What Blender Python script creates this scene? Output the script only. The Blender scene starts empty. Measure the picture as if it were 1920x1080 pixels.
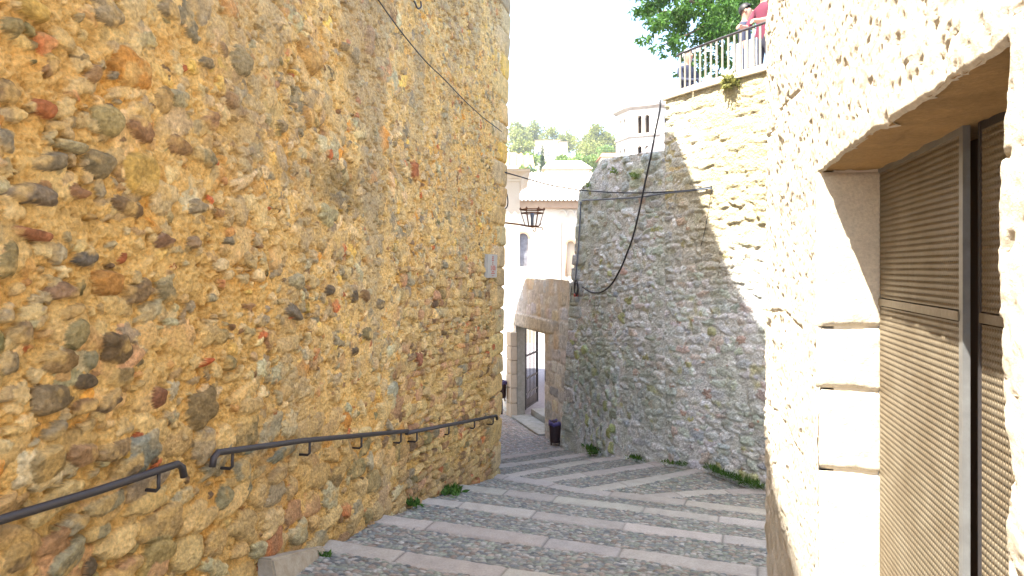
import bpy, bmesh, math, random
import numpy as np
from mathutils import Vector, Matrix
random.seed(7)
RNG = np.random.default_rng(11)
SC = bpy.context.scene

# ------------------------------------------------------------------ camera, sky, sun, exposure
cd = bpy.data.cameras.new("camera"); cam = bpy.data.objects.new("camera", cd); SC.collection.objects.link(cam)
cam.location = (0, 0, 0); cam.rotation_euler = (math.radians(90), 0, 0)
cd.sensor_width = 36; cd.lens = 24; cd.shift_y = -40 / 1920
cd.clip_start = 0.05; cd.clip_end = 3000
SC.camera = cam
SUN = Vector((-1.261, -0.922, 2.7)).normalized()          # towards the sun
w = bpy.data.worlds.new("World"); SC.world = w; w.use_nodes = True
nt = w.node_tree; bgn = nt.nodes["Background"]
sky = nt.nodes.new("ShaderNodeTexSky"); sky.sky_type = 'NISHITA'; sky.sun_disc = False
sky.sun_elevation = math.asin(SUN.z); sky.sun_rotation = math.atan2(SUN.x, SUN.y)
sky.air_density = 1.0; sky.dust_density = 1.5
nt.links.new(sky.outputs[0], bgn.inputs[0]); bgn.inputs[1].default_value = 0.15
sd = bpy.data.lights.new("sun", 'SUN'); sd.energy = 4.6; sd.angle = math.radians(0.5); sd.color = (1, 0.94, 0.84)
so = bpy.data.objects.new("sun", sd); SC.collection.objects.link(so); so.rotation_euler = SUN.to_track_quat('Z', 'Y').to_euler()
so.location = (0, 0, 30)
SC.view_settings.view_transform = 'Standard'; SC.view_settings.look = 'None'
SC.view_settings.gamma = 1; SC.view_settings.exposure = 2.5
SC.cycles.max_bounces = 10; SC.cycles.diffuse_bounces = 7

# ------------------------------------------------------------------ helpers
F, VH = 1280.0, 500.0
def ray(u, v): return np.array([(u - 960) / F, 1.0, -(v - VH) / F])
def at(u, v, Y): return tuple(ray(u, v) * Y)

def tag(o, label=None, cat=None, group=None, kind=None):
    if label: o['label'] = label
    if cat: o['category'] = cat
    if group: o['group'] = group
    if kind: o['kind'] = kind
    return o
def empty(name, loc=(0, 0, 0)):
    o = bpy.data.objects.new(name, None); SC.collection.objects.link(o); o.location = loc
    o.empty_display_size = 0.2
    return o
def link(name, me, mat=None, parent=None):
    o = bpy.data.objects.new(name, me); SC.collection.objects.link(o)
    if mat is not None:
        for m in (mat if isinstance(mat, (list, tuple)) else [mat]): me.materials.append(m)
    if parent is not None:
        o.parent = parent
        o.matrix_parent_inverse = Matrix.Translation(parent.location).inverted()
    return o
def copy_tree(o, parent=None):
    c = o.copy(); SC.collection.objects.link(c)
    if parent is not None: c.parent = parent
    for ch in list(o.children): copy_tree(ch, c)
    return c

def npmesh(name, V, Q, col=None, smooth=True):
    """mesh from arrays: V (n,3), Q (m,4) or (m,3)"""
    me = bpy.data.meshes.new(name); V = np.asarray(V, np.float32); Q = np.asarray(Q, np.int32)
    k = Q.shape[1]
    me.vertices.add(len(V)); me.vertices.foreach_set("co", V.ravel())
    me.loops.add(Q.size); me.loops.foreach_set("vertex_index", Q.ravel())
    me.polygons.add(len(Q)); me.polygons.foreach_set("loop_start", np.arange(0, Q.size, k, dtype=np.int32))
    me.polygons.foreach_set("loop_total", np.full(len(Q), k, np.int32))
    me.polygons.foreach_set("use_smooth", np.full(len(Q), smooth, bool))
    me.update(calc_edges=True)
    if col is not None:
        a = me.attributes.new("Col", 'FLOAT_COLOR', 'POINT')
        c = np.ones((len(V), 4), np.float32); c[:, :3] = np.asarray(col, np.float32).reshape(-1, 3)
        a.data.foreach_set("color", c.ravel())
    me.validate()
    return me
def gridmesh(name, P, col=None, mask=None, flip=False):
    ny, nx = P.shape[:2]
    i = np.arange(ny * nx).reshape(ny, nx)
    Q = np.stack([i[:-1, :-1], i[:-1, 1:], i[1:, 1:], i[1:, :-1]], -1).reshape(-1, 4)
    if flip: Q = Q[:, ::-1]
    if mask is not None: Q = Q[mask.reshape(-1)]
    V = P.reshape(-1, 3); C = None if col is None else col.reshape(-1, 3)
    if mask is not None:
        used, inv = np.unique(Q, return_inverse=True); V = V[used]; Q = inv.reshape(-1, 4)
        if C is not None: C = C[used]
    return npmesh(name, V, Q, C)

class MB:
    def __init__(s): s.bm = bmesh.new()
    def box(s, c, size, rot=None, bevel=0.0):
        r = bmesh.ops.create_cube(s.bm, size=1.0); vs = r['verts']
        M = Matrix.Translation(Vector(c)) @ (rot.to_4x4() if rot is not None else Matrix.Identity(4)) @ Matrix.Diagonal((*size, 1))
        bmesh.ops.transform(s.bm, matrix=M, verts=vs)
        if bevel > 0:
            es = list({e for v in vs for e in v.link_edges})
            bmesh.ops.bevel(s.bm, geom=es, offset=bevel, segments=2, affect='EDGES', profile=0.6)
        return s
    def tube(s, pts, r, seg=8, caps=True, rr=None):
        pts = [Vector(p) for p in pts]; rings = []
        n0 = None
        for i, p in enumerate(pts):
            a = pts[max(i - 1, 0)]; b = pts[min(i + 1, len(pts) - 1)]; t = (b - a).normalized()
            if n0 is None:
                n0 = t.orthogonal().normalized()
            n0 = (n0 - t * n0.dot(t)).normalized(); bi = t.cross(n0)
            rad = r if rr is None else rr[i]
            rings.append([s.bm.verts.new(p + (n0 * math.cos(2 * math.pi * k / seg) + bi * math.sin(2 * math.pi * k / seg)) * rad) for k in range(seg)])
        for a, b in zip(rings[:-1], rings[1:]):
            for k in range(seg): s.bm.faces.new((a[k], a[(k + 1) % seg], b[(k + 1) % seg], b[k])).smooth = True
        if caps:
            s.bm.faces.new(rings[0][::-1]); s.bm.faces.new(rings[-1])
        return s
    def lathe(s, prof, c=(0, 0, 0), seg=20):
        rings = []
        for r, z in prof:
            rings.append([s.bm.verts.new((c[0] + r * math.cos(2 * math.pi * k / seg), c[1] + r * math.sin(2 * math.pi * k / seg), c[2] + z)) for k in range(seg)])
        for a, b in zip(rings[:-1], rings[1:]):
            for k in range(seg): s.bm.faces.new((a[k], a[(k + 1) % seg], b[(k + 1) % seg], b[k])).smooth = True
        return s
    def poly(s, outer, holes, frame, depth):
        """flat polygon (2-D outlines) with holes, given thickness; frame(x, z, h) -> 3-D; h=0 front, h=-depth back"""
        loops = [outer] + list(holes); es = []; vl = []
        for L in loops:
            vs = [s.bm.verts.new(frame(x, z, 0)) for x, z in L]; vl.append(vs)
            for k in range(len(vs)): es.append(s.bm.edges.new((vs[k], vs[(k + 1) % len(vs)])))
        r = bmesh.ops.triangle_fill(s.bm, edges=es, use_beauty=True)
        fs = [f for f in r['geom'] if isinstance(f, bmesh.types.BMFace)]
        bmap = {}
        for L, vs in zip(loops, vl):
            for (x, z), v in zip(L, vs): bmap[v] = s.bm.verts.new(frame(x, z, -depth))
        for f in fs: s.bm.faces.new([bmap[v] for v in f.verts][::-1])
        for vs in vl:
            for k in range(len(vs)):
                a, b = vs[k], vs[(k + 1) % len(vs)]; s.bm.faces.new((a, b, bmap[b], bmap[a]))
        bmesh.ops.recalc_face_normals(s.bm, faces=s.bm.faces[:])
        return s
    def build(s, name, mat=None, parent=None, smooth=False):
        me = bpy.data.meshes.new(name); bmesh.ops.recalc_face_normals(s.bm, faces=s.bm.faces[:]); s.bm.to_mesh(me); s.bm.free()
        if smooth:
            for p in me.polygons: p.use_smooth = True
        return link(name, me, mat, parent)

# value noise
_T = RNG.random((64, 256, 256)).astype(np.float32)
def vnoise(x, y, seed=0):
    T = _T[seed % 64]; xi = np.floor(x).astype(int); yi = np.floor(y).astype(int)
    fx = x - xi; fy = y - yi; fx = fx * fx * (3 - 2 * fx); fy = fy * fy * (3 - 2 * fy)
    x0, x1, y0, y1 = xi & 255, (xi + 1) & 255, yi & 255, (yi + 1) & 255
    return (T[y0, x0] * (1 - fx) + T[y0, x1] * fx) * (1 - fy) + (T[y1, x0] * (1 - fx) + T[y1, x1] * fx) * fy
def fbm(x, y, sc, seed=0, octv=4, gain=0.5):
    s = 0; a = 1; t = 0
    for o in range(octv):
        s = s + a * (vnoise(x * sc * 2 ** o + 13.7 * o, y * sc * 2 ** o + 7.3 * o, seed + o) - 0.5); t += a; a *= gain
    return s / t * 2          # about -1..1
def cells(x, y, cx, cy, seed=0):
    """jittered cells: nearest distance (in cell units), second distance, id"""
    px, py = x / cx, y / cy; xi = np.floor(px).astype(int); yi = np.floor(py).astype(int)
    d1 = np.full(px.shape, 9.0); d2 = d1.copy(); idn = np.zeros(px.shape, int)
    for dy in (-1, 0, 1):
        for dx in (-1, 0, 1):
            X = xi + dx; Y = yi + dy
            jx = _T[seed % 64][Y & 255, X & 255] * 0.8 + 0.1; jy = _T[(seed + 1) % 64][Y & 255, X & 255] * 0.8 + 0.1
            d = np.hypot(X + jx - px, Y + jy - py); hid = (X & 255) + (Y & 255) * 256
            n = d < d1; d2 = np.where(n, d1, np.minimum(d2, d)); idn = np.where(n, hid, idn); d1 = np.where(n, d, d1)
    return d1, d2, idn

class Wall:
    """masonry relief: stones pressed into mortar; s along, z up, H relief, C colour"""
    def __init__(w, S, Z):
        w.S, w.Z = S, Z; w.H = np.zeros_like(S); w.C = np.zeros(S.shape + (3,)); w.s1 = S[S.shape[0] // 2]; w.z1 = Z[:, Z.shape[1] // 3]
    def stone(w, s, z, rs, rz, rot=0.0, h=0.02, col=(.3, .3, .3), n=2.3, q=4.0, wob=.12, sink=0.0, rough=.12):
        R = max(rs, rz) * 1.45
        i0, i1 = np.searchsorted(w.s1, [s - R, s + R]); j0, j1 = np.searchsorted(w.z1, [z - R - .05, z + R + .05])
        if i1 <= i0 or j1 <= j0: return
        sl = (slice(j0, j1), slice(i0, i1)); x = w.S[sl] - s; y = w.Z[sl] - z
        c, d = math.cos(rot), math.sin(rot); X = (c * x + d * y) / rs; Y = (-d * x + c * y) / rz
        th = np.arctan2(Y, X); a = RNG.random(4) * 6.283; b = RNG.normal(0, 1, 4) * wob
        m = 1 + b[0] * np.cos(2 * th + a[0]) * .6 + b[1] * np.cos(3 * th + a[1]) * .7 + b[2] * np.cos(5 * th + a[2]) * .4 + b[3] * np.cos(8 * th + a[3]) * .25
        rho = (np.abs(X) ** n + np.abs(Y) ** n) ** (1 / n) / np.maximum(m, .4)
        tx, ty = RNG.normal(0, .22, 2)
        prof = h * (1 - rho ** q) * (1 + tx * X + ty * Y) - sink
        sd_ = int(RNG.integers(60))
        prof = prof + h * rough * 1.3 * fbm(w.S[sl], w.Z[sl], 13, sd_, 2)
        up = (prof > w.H[sl]) & (rho < 1.3)
        if not up.any(): return
        w.H[sl] = np.where(up, prof, w.H[sl])
        tint = 1 + .42 * fbm(w.S[sl], w.Z[sl], 16, sd_ % 50 + 5, 3) + .26 * fbm(w.S[sl], w.Z[sl], 70, sd_ % 50 + 9, 2)
        cc = np.array(col)[None, None] * tint[..., None]
        w.C[sl] = np.where(up[..., None], cc, w.C[sl])
def pick(pal, jit=.16):
    cs, wt = zip(*pal); wt = np.array(wt, float); k = RNG.choice(len(cs), p=wt / wt.sum())
    return np.array(cs[k]) * (1 + RNG.normal(0, jit)) * (1 + RNG.normal(0, .022, 3))
def courses(w, s0, s1, z0, z1, hr, wr, pal, zoff=lambda s: 0.0, ph=(.012, .03), n=(2.6, 4), fill=.95, rot=.06, inset=.93, wob=.1, q=(4, 8), sink=.004):
    z = z0
    while z < z1:
        h = RNG.uniform(*hr); s = s0 + RNG.uniform(0, wr[0])
        while s < s1:
            L = RNG.uniform(*wr); hh = h * RNG.uniform(.75, 1.12)
            if RNG.random() < fill:
                cs = s + L / 2; cz = z + h / 2 + zoff(cs) + RNG.normal(0, h * .1)
                w.stone(cs, cz, L / 2 * inset, hh / 2 * inset, RNG.normal(0, rot), RNG.uniform(*ph), pick(pal), RNG.uniform(*n), RNG.uniform(*q), wob, sink)
                if L > hr[1] * 1.6 and RNG.random() < .3:   # a thin packing piece above
                    w.stone(cs + RNG.normal(0, L * .3), cz + hh * .5, L * .25, .018, RNG.normal(0, .2), RNG.uniform(*ph), pick(pal), 2.6, 4, wob, sink)
            s += L
        z += h
# paths for walls -------------------------------------------------------------
class Path:
    def __init__(p, pts, side, lean=0.0):
        p.P = np.array(pts, float); seg = np.diff(p.P, axis=0); L = np.hypot(*seg.T); p.s = np.r_[0, np.cumsum(L)]; p.side = side; p.lean = lean
        t = seg / L[:, None]; p.t = t
    def at(p, s, soft=.03):
        s = np.asarray(s, float); x = np.interp(s, p.s, p.P[:, 0]); y = np.interp(s, p.s, p.P[:, 1])
        e0 = s < 0; x = np.where(e0, p.P[0, 0] + s * p.t[0, 0], x); y = np.where(e0, p.P[0, 1] + s * p.t[0, 1], y)
        k = np.clip(np.searchsorted(p.s, s, side='right') - 1, 0, len(p.t) - 1); n = np.stack([-p.t[k, 1], p.t[k, 0]], -1) * p.side
        for kk in range(1, len(p.t)):          # soften the normal round a bend
            wgt = np.clip((s - p.s[kk]) / soft * .5 + .5, 0, 1); m = np.abs(s - p.s[kk]) < soft
            na = np.array([-p.t[kk - 1, 1], p.t[kk - 1, 0]]) * p.side; nb = np.array([-p.t[kk, 1], p.t[kk, 0]]) * p.side
            n = np.where(m[..., None], na * (1 - wgt[..., None]) + nb * wgt[..., None], n)
        return x, y, n
    def pos(p, s, z, h=0.0):
        x, y, n = p.at(s); hh = h + p.lean * np.asarray(z)
        return np.stack([x + n[..., 0] * hh, y + n[..., 1] * hh, np.broadcast_to(np.asarray(z, float), np.shape(x + hh))], -1)
    def hit(p, u, v, h=0.0):
        """where the sight line through a photo point meets this wall, h in front of it -> (s, z)"""
        r = ray(u, v); best = None
        for k in range(len(p.t)):
            n = np.array([-p.t[k, 1], p.t[k, 0]]) * p.side
            den = r[:2] @ n - p.lean * r[2]
            if abs(den) < 1e-9: continue
            q = (p.P[k] @ n + h) / den
            if q <= 0: continue
            s = (r[:2] * q - p.P[k]) @ p.t[k] + p.s[k]
            lo = -9e9 if k == 0 else p.s[k] - .02; hi = 9e9 if k == len(p.t) - 1 else p.s[k + 1] + .02
            if lo <= s <= hi and (best is None or q < best[2]): best = (s, r[2] * q, q)
        return None if best is None else best[:2]
    def pt(p, u, v, h=0.0):
        s, z = p.hit(u, v, h); return p.pos(np.array(s), z, h)

# ------------------------------------------------------------------ materials
def mat(name, col, rough=.8, metal=0.0, noise=None, bump=0.0, bscale=60, spec=.3):
    m = bpy.data.materials.new(name); m.use_nodes = True; N = m.node_tree.nodes; L = m.node_tree.links; b = N["Principled BSDF"]
    b.inputs["Roughness"].default_value = rough; b.inputs["Metallic"].default_value = metal; b.inputs["Specular IOR Level"].default_value = spec
    b.inputs["Base Color"].default_value = (*col, 1)
    tc = N.new("ShaderNodeTexCoord")
    if noise:
        sc, c2 = noise; t = N.new("ShaderNodeTexNoise"); t.inputs["Scale"].default_value = sc; t.inputs["Detail"].default_value = 8; t.inputs["Roughness"].default_value = .65
        L.new(tc.outputs["Object"], t.inputs["Vector"]); r = N.new("ShaderNodeValToRGB"); r.color_ramp.elements[0].position = .32; r.color_ramp.elements[1].position = .68
        r.color_ramp.elements[0].color = (*col, 1); r.color_ramp.elements[1].color = (*c2, 1); L.new(t.outputs["Fac"], r.inputs[0]); L.new(r.outputs[0], b.inputs["Base Color"])
    if bump:
        t = N.new("ShaderNodeTexNoise"); t.inputs["Scale"].default_value = bscale; t.inputs["Detail"].default_value = 6; L.new(tc.outputs["Object"], t.inputs["Vector"])
        k = N.new("ShaderNodeBump"); k.inputs["Strength"].default_value = bump; k.inputs["Distance"].default_value = .01; L.new(t.outputs["Fac"], k.inputs["Height"]); L.new(k.outputs[0], b.inputs["Normal"])
    return m
def mat_attr(name, rough=.9, gs=55.0, bump=.5, bd=.006, var=.35, spec=.25, crunch=0.0):
    """masonry: stone colours carried by the mesh, broken up by fine grain"""
    m = bpy.data.materials.new(name); m.use_nodes = True; N = m.node_tree.nodes; L = m.node_tree.links; b = N["Principled BSDF"]
    b.inputs["Roughness"].default_value = rough; b.inputs["Specular IOR Level"].default_value = spec
    tc = N.new("ShaderNodeTexCoord"); a = N.new("ShaderNodeAttribute"); a.attribute_name = "Col"
    t = N.new("ShaderNodeTexNoise"); t.inputs["Scale"].default_value = gs; t.inputs["Detail"].default_value = 7; t.inputs["Roughness"].default_value = .7
    L.new(tc.outputs["Object"], t.inputs["Vector"])
    r = N.new("ShaderNodeMapRange"); r.inputs[1].default_value = .25; r.inputs[2].default_value = .75; r.inputs[3].default_value = 1 - var; r.inputs[4].default_value = 1 + var
    L.new(t.outputs["Fac"], r.inputs[0])
    v = N.new("ShaderNodeVectorMath"); v.operation = 'SCALE'; L.new(a.outputs["Color"], v.inputs[0]); L.new(r.outputs[0], v.inputs["Scale"])
    L.new(v.outputs[0], b.inputs["Base Color"])
    k = N.new("ShaderNodeBump"); k.inputs["Strength"].default_value = bump; k.inputs["Distance"].default_value = bd
    vo = N.new("ShaderNodeTexVoronoi"); vo.inputs["Scale"].default_value = gs * .9; L.new(tc.outputs["Object"], vo.inputs["Vector"])
    ad = N.new("ShaderNodeMath"); ad.operation = 'MULTIPLY_ADD'; L.new(vo.outputs["Distance"], ad.inputs[0]); ad.inputs[1].default_value = crunch; L.new(t.outputs["Fac"], ad.inputs[2])
    L.new(ad.outputs[0], k.inputs["Height"]); L.new(k.outputs[0], b.inputs["Normal"])
    return m
def mat_leaf(name, col, c2, trans=.35):
    m = bpy.data.materials.new(name); m.use_nodes = True; N = m.node_tree.nodes; L = m.node_tree.links; b = N["Principled BSDF"]; out = N["Material Output"]
    b.inputs["Roughness"].default_value = .55; b.inputs["Specular IOR Level"].default_value = .3
    a = N.new("ShaderNodeAttribute"); a.attribute_name = "Col"; r = N.new("ShaderNodeMix"); r.data_type = 'RGBA'
    r.inputs["A"].default_value = (*col, 1); r.inputs["B"].default_value = (*c2, 1); L.new(a.outputs["Fac"], r.inputs["Factor"])
    tr = N.new("ShaderNodeBsdfTranslucent"); mx = N.new("ShaderNodeMixShader"); mx.inputs[0].default_value = trans
    L.new(r.outputs["Result"], b.inputs["Base Color"]); L.new(r.outputs["Result"], tr.inputs["Color"])
    L.new(b.outputs[0], mx.inputs[1]); L.new(tr.outputs[0], mx.inputs[2]); L.new(mx.outputs[0], out.inputs["Surface"])
    return m
M = {}
M['ochre'] = mat_attr("ochre_rubble", gs=48, bump=1.0, bd=.018, var=.46, crunch=.55)
M['greystone'] = mat_attr("grey_rubble", gs=34, bump=1.0, bd=.018, var=.42, crunch=.6)
M['gatestone'] = mat_attr("gate_stone", gs=30, bump=.5, bd=.008, var=.25)
M['limestone'] = mat_attr("pitted_limestone", gs=70, bump=.7, bd=.008, var=.22)
M['tread'] = mat_attr("tread_stone", gs=60, bump=.5, bd=.003, var=.2)
M['cobble'] = mat_attr("cobble", rough=.75, gs=90, bump=.4, bd=.003, var=.25)
M['paving'] = mat("paving", (.34, .31, .32), .85, noise=(9, (.24, .22, .22)), bump=.5, bscale=40)
M['ochre_plain'] = mat("ochre_plain", (.5, .34, .15), .9, noise=(6, (.33, .24, .13)), bump=.8, bscale=14)
M['grey_plain'] = mat("grey_plain", (.38, .37, .34), .9, noise=(7, (.25, .26, .22)), bump=.8, bscale=12)
M['cream'] = mat("cream_stone", (.64, .57, .46), .9, noise=(5, (.54, .47, .36)), bump=.4, bscale=30)
M['soffit'] = mat("soffit_stone", (.46, .30, .13), .9, noise=(9, (.33, .2, .08)), bump=.9, bscale=25)
M['kerb'] = mat("kerb_stone", (.42, .37, .29), .9, noise=(12, (.3, .25, .18)), bump=.9, bscale=30)
M['iron'] = mat("dark_iron", (.065, .063, .068), .5, .5, noise=(30, (.07, .06, .06)), bump=.15, bscale=120)
M['rust'] = mat("rusted_iron", (.12, .055, .03), .8, .1, noise=(40, (.2, .09, .05)), bump=.4, bscale=90)
M['railing'] = mat("railing_paint", (.30, .28, .23), .5, .1, noise=(20, (.22, .2, .17)))
M['shutter'] = mat("shutter_metal", (.23, .195, .14), .42, .3, noise=(5, (.16, .125, .08)), bump=.3, bscale=25)
M['frame'] = mat("frame_metal", (.30, .31, .31), .4, .5, noise=(12, (.22, .22, .22)))
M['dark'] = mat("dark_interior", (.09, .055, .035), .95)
M['cable'] = mat("cable", (.03, .03, .035), .6)
M['wire_grey'] = mat("grey_cable", (.14, .16, .2), .5)
M['bin'] = mat("bin_metal", (.05, .035, .04), .5, .4, noise=(25, (.08, .05, .05)))
M['bag'] = mat("bin_bag", (.09, .07, .22), .4, spec=.5, bump=.8, bscale=35)
M['white'] = mat("white_enamel", (.40, .39, .36), .4)
M['red'] = mat("red_paint", (.42, .1, .08), .5)
M['church'] = mat("church_stone", (.62, .55, .43), .9, noise=(1.5, (.55, .47, .36)), bump=.3, bscale=4)
M['tower_stone'] = mat("tower_stone", (.6, .55, .47), .9, noise=(1.2, (.52, .47, .4)), bump=.5, bscale=5)
M['tower_roof'] = mat("tower_roof", (.38, .34, .3), .9, noise=(3, (.24, .21, .18)))
M['arch_stone'] = mat("arch_stone", (.38, .26, .16), .9, noise=(3, (.3, .2, .13)))
M['tile'] = mat("pale_tiles", (.55, .48, .40), .9, noise=(3, (.42, .36, .30)), bump=.4, bscale=8)
M['tile_yellow'] = mat("ochre_tiles", (.62, .44, .2), .9, noise=(7, (.4, .2, .1)), bump=.4, bscale=12)
M['tile_red'] = mat("red_tiles", (.42, .17, .1), .9, noise=(2, (.34, .13, .08)))
M['pane'] = mat("leaded_pane", (.10, .10, .115), .35, noise=(4, (.24, .24, .26)), spec=.5)
M['bark'] = mat("bark", (.12, .085, .055), .95, noise=(8, (.07, .05, .035)), bump=.8, bscale=18)
M['leaf'] = mat_leaf("leaf", (.028, .085, .008), (.075, .17, .018))
M['pine'] = mat_leaf("pine_needles", (.17, .20, .045), (.30, .31, .09), .25)
M['bush'] = mat_leaf("bush_leaf", (.14, .22, .05), (.24, .32, .08), .3)
M['cypress'] = mat_leaf("cypress_leaf", (.03, .055, .022), (.06, .085, .03), .15)
M['weed'] = mat_leaf("weed_leaf", (.05, .13, .02), (.12, .22, .04))
M['dryweed'] = mat_leaf("dry_weed_leaf", (.15, .17, .04), (.3, .28, .08))
M['hill'] = mat("hill_scrub", (.16, .17, .07), 1, noise=(.08, (.3, .27, .15)))
M['skin'] = mat("skin", (.45, .25, .17), .55)
M['hair'] = mat("dark_hair", (.018, .014, .012), .5)
M['shirt_dark'] = mat("dark_shirt", (.03, .035, .06), .8)
M['shirt_red'] = mat("crimson_shirt", (.12, .02, .04), .8)
M['trousers'] = mat("dark_trousers", (.035, .035, .05), .85)
M['cloth_pale'] = mat("pale_print", (.6, .68, .75), .8, noise=(9, (.75, .7, .75)))
M['capwhite'] = mat("white_cap", (.75, .75, .75), .8)

# ------------------------------------------------------------------ 1. ochre rubble house on the left
LW = Path([(-2.6, 0), (-.1325, 9.87), (-.75, 17.0)], -1, .022)  # last leg is an unseen wing added to shade the gateway
def roofline(s): return np.interp(s, [-4, 0, 1.5, 2.0, 4, 5.9, 6.9, 8.7, 10.33, 11.45, 12.47, 13.4, 14.7, 16.2, 17.0, 17.4], [6.0, 6.3, 6.55, 6.75, 7.7, 8.4, 8.0, 8.05, 6.35, 5.87, 5.05, 3.0, 2.33, 1.75, .76, -.4])  # heights shaped to set the shadow edges on the walls opposite
def street_z(s): return np.interp(s, [-4, 0, 5.3, 6.24, 7.27, 8.43, 9.85, 11.3, 14], [-1.0, -1.33, -2.05, -2.19, -2.37, -2.6, -2.92, -3.3, -3.8])   # ground along the wall
ss = list(np.arange(-3, 2.3, .1)); s = 2.3
while s < 10.3:
    ss.append(s); Y = s * .97; s += .0052 + .00022 * max(Y * Y - 6.5, 0)
ss += list(np.arange(10.33, 10.7, .03)) + list(np.arange(10.75, LW.s[-1] + .01, .1)); ss = np.array(ss)
zz = np.arange(-3.6, 4.3, .0053)
S, Z = np.meshgrid(ss, zz); Z = np.minimum(Z, roofline(S))
W = Wall(S, Z)
rel = Z - street_z(S)                        # height above the steps
rm = fbm(S, Z, .9, 3, 4)
ridge = lambda sc, sd: (1 - np.abs(fbm(S, Z, sc, sd, 3)) * 2.2)
W.H = .014 * fbm(S, Z, 2.2, 1, 4) + .012 * fbm(S, Z, 9, 5, 4) + .008 * fbm(S, Z, 34, 9, 3) + .010 * ridge(11, 52) + .006 * ridge(34, 56) - .012
pit = np.clip(fbm(S, Z, 14, 20, 3) - .42, 0, 1); W.H -= pit * .06
W.H -= .016 * np.clip(fbm(S, Z, 4, 21, 3) + .35, 0, 1) * np.clip(np.maximum((S - 6.3) / .3 * (Z < 0), (.75 - rel) / .3), 0, 1)
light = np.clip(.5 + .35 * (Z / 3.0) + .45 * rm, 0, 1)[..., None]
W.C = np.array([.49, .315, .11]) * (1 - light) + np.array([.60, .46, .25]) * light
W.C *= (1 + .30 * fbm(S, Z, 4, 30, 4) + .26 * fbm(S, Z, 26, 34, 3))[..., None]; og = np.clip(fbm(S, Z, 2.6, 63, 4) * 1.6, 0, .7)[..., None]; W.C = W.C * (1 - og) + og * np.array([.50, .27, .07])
W.C = np.where((pit > .05)[..., None], W.C * np.array([.78, .72, .62]), W.C)
BUFF = (.50, .37, .20); TAN = (.42, .29, .15); GREY = (.27, .235, .18); OLIVE = (.22, .19, .105); BROWN = (.23, .14, .08); DARK = (.085, .075, .07)
BLUE = (.19, .20, .185); PALE = (.40, .38, .28); RED = (.40, .13, .06); ORNG = (.50, .24, .06); PINK = (.40, .24, .15); YEL = (.55, .38, .12); UMB = (.16, .11, .075)
pal_lo = [(BUFF, 5), (TAN, 5), (PALE, 1.4), (BLUE, 1), (OLIVE, 1), (PINK, 1.6), (GREY, 1.4), (RED, .45), (ORNG, .5), (BROWN, .5)]
pal_hi = [(BUFF, 4), (TAN, 3), (GREY, 3), (PALE, 1.5), (OLIVE, 1.2), (BROWN, .8), (ORNG, .8), (RED, .5), (PINK, .7), (YEL, .8)]
pal_far = [(BUFF, 3), (TAN, 4), (PINK, 1.6), (BROWN, 1.1), (GREY, 1), (UMB, .5), (RED, .3), (OLIVE, .4)]
pal_peb = [((.36, .28, .17), 4), (TAN, 4), (BUFF, 3), (RED, .7), ((.42, .24, .1), .8), (BROWN, 1.5), (UMB, 1), (OLIVE, 1)]
# low band of packed stones following the slope of the steps
courses(W, 2.0, 6.6, -.35, .95, (.10, .2), (.13, .34), pal_lo, zoff=lambda q: float(street_z(q)), ph=(.012, .038), n=(2.2, 3.4), fill=.86, rot=.35, inset=.96, wob=.16, sink=.002)
courses(W, 2.0, 6.6, .9, 1.55, (.10, .17), (.14, .34), pal_lo, zoff=lambda q: float(street_z(q)), ph=(.008, .024), n=(2.2, 3.4), fill=.42, rot=.35, inset=.85, wob=.18, sink=.004)
# far part: small coursed rubble
courses(W, 6.45, 9.95, -3.4, -.05, (.06, .13), (.09, .27), pal_far, zoff=lambda q: -.05 * (q - 8), ph=(.012, .042), n=(2.4, 3.6), fill=.9, rot=.12, inset=.98, wob=.15, sink=.002)
courses(W, 6.5, 10.0, -.05, 4.2, (.09, .18), (.12, .32), pal_hi, ph=(.006, .016), n=(2.2, 3.2), fill=.5, rot=.3, inset=.82, wob=.2, sink=.004)
# near upper part: stones drowned in mortar
MC = W.C.copy()
pal_mid = [((.50, .39, .24), 4), ((.42, .33, .21), 3), (GREY, 2.6), ((.36, .29, .19), 2), (PALE, 1), (BROWN, .4), (ORNG, .3), (YEL, .6), (RED, .25)]
courses(W, 3.1, 6.7, .15, 4.25, (.09, .2), (.1, .3), pal_mid, zoff=lambda q: .12 * math.sin(q * 2), ph=(.007, .024), n=(2, 3.2), fill=.62, rot=.5, inset=.9, wob=.24, sink=.005)
courses(W, 5.2, 6.6, -1.3, .2, (.06, .13), (.08, .2), pal_mid, ph=(.008, .024), n=(2, 3), fill=.5, rot=.5, inset=.85, wob=.22, sink=.005)
for k in range(430):
    s_, z_ = RNG.uniform(2.2, 6.6), RNG.uniform(-1.4, 4.2)
    if z_ - street_z(s_) < 1.1: continue
    dens = .75 if (z_ > .7 and s_ > 3.2) else .26
    if RNG.random() > dens: continue
    r = RNG.uniform(.03, .1); W.stone(s_, z_, r * RNG.uniform(.9, 1.7), r * RNG.uniform(.7, 1.3), RNG.normal(0, .6), RNG.uniform(.008, .024), pick(pal_hi), RNG.uniform(2, 2.8), 4, .2, .006)
for k in range(5200):
    s_, z_ = RNG.uniform(2.6, 10.0), RNG.uniform(-.9, 4.25); r = RNG.uniform(.014, .042)
    if s_ < 4.2 and RNG.random() < .55: continue
    W.stone(s_, z_, r * RNG.uniform(.9, 1.7), r * RNG.uniform(.7, 1.2), RNG.normal(0, .6), RNG.uniform(.012, .024), pick(pal_mid), RNG.uniform(2, 3.4), RNG.uniform(4, 9), .26, .003)
sm = (np.clip(fbm(S, Z, 6, 60, 4) * 2.2 + .25, 0, 1) * np.where(rel > .9, .62, .28))[..., None]
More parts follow.
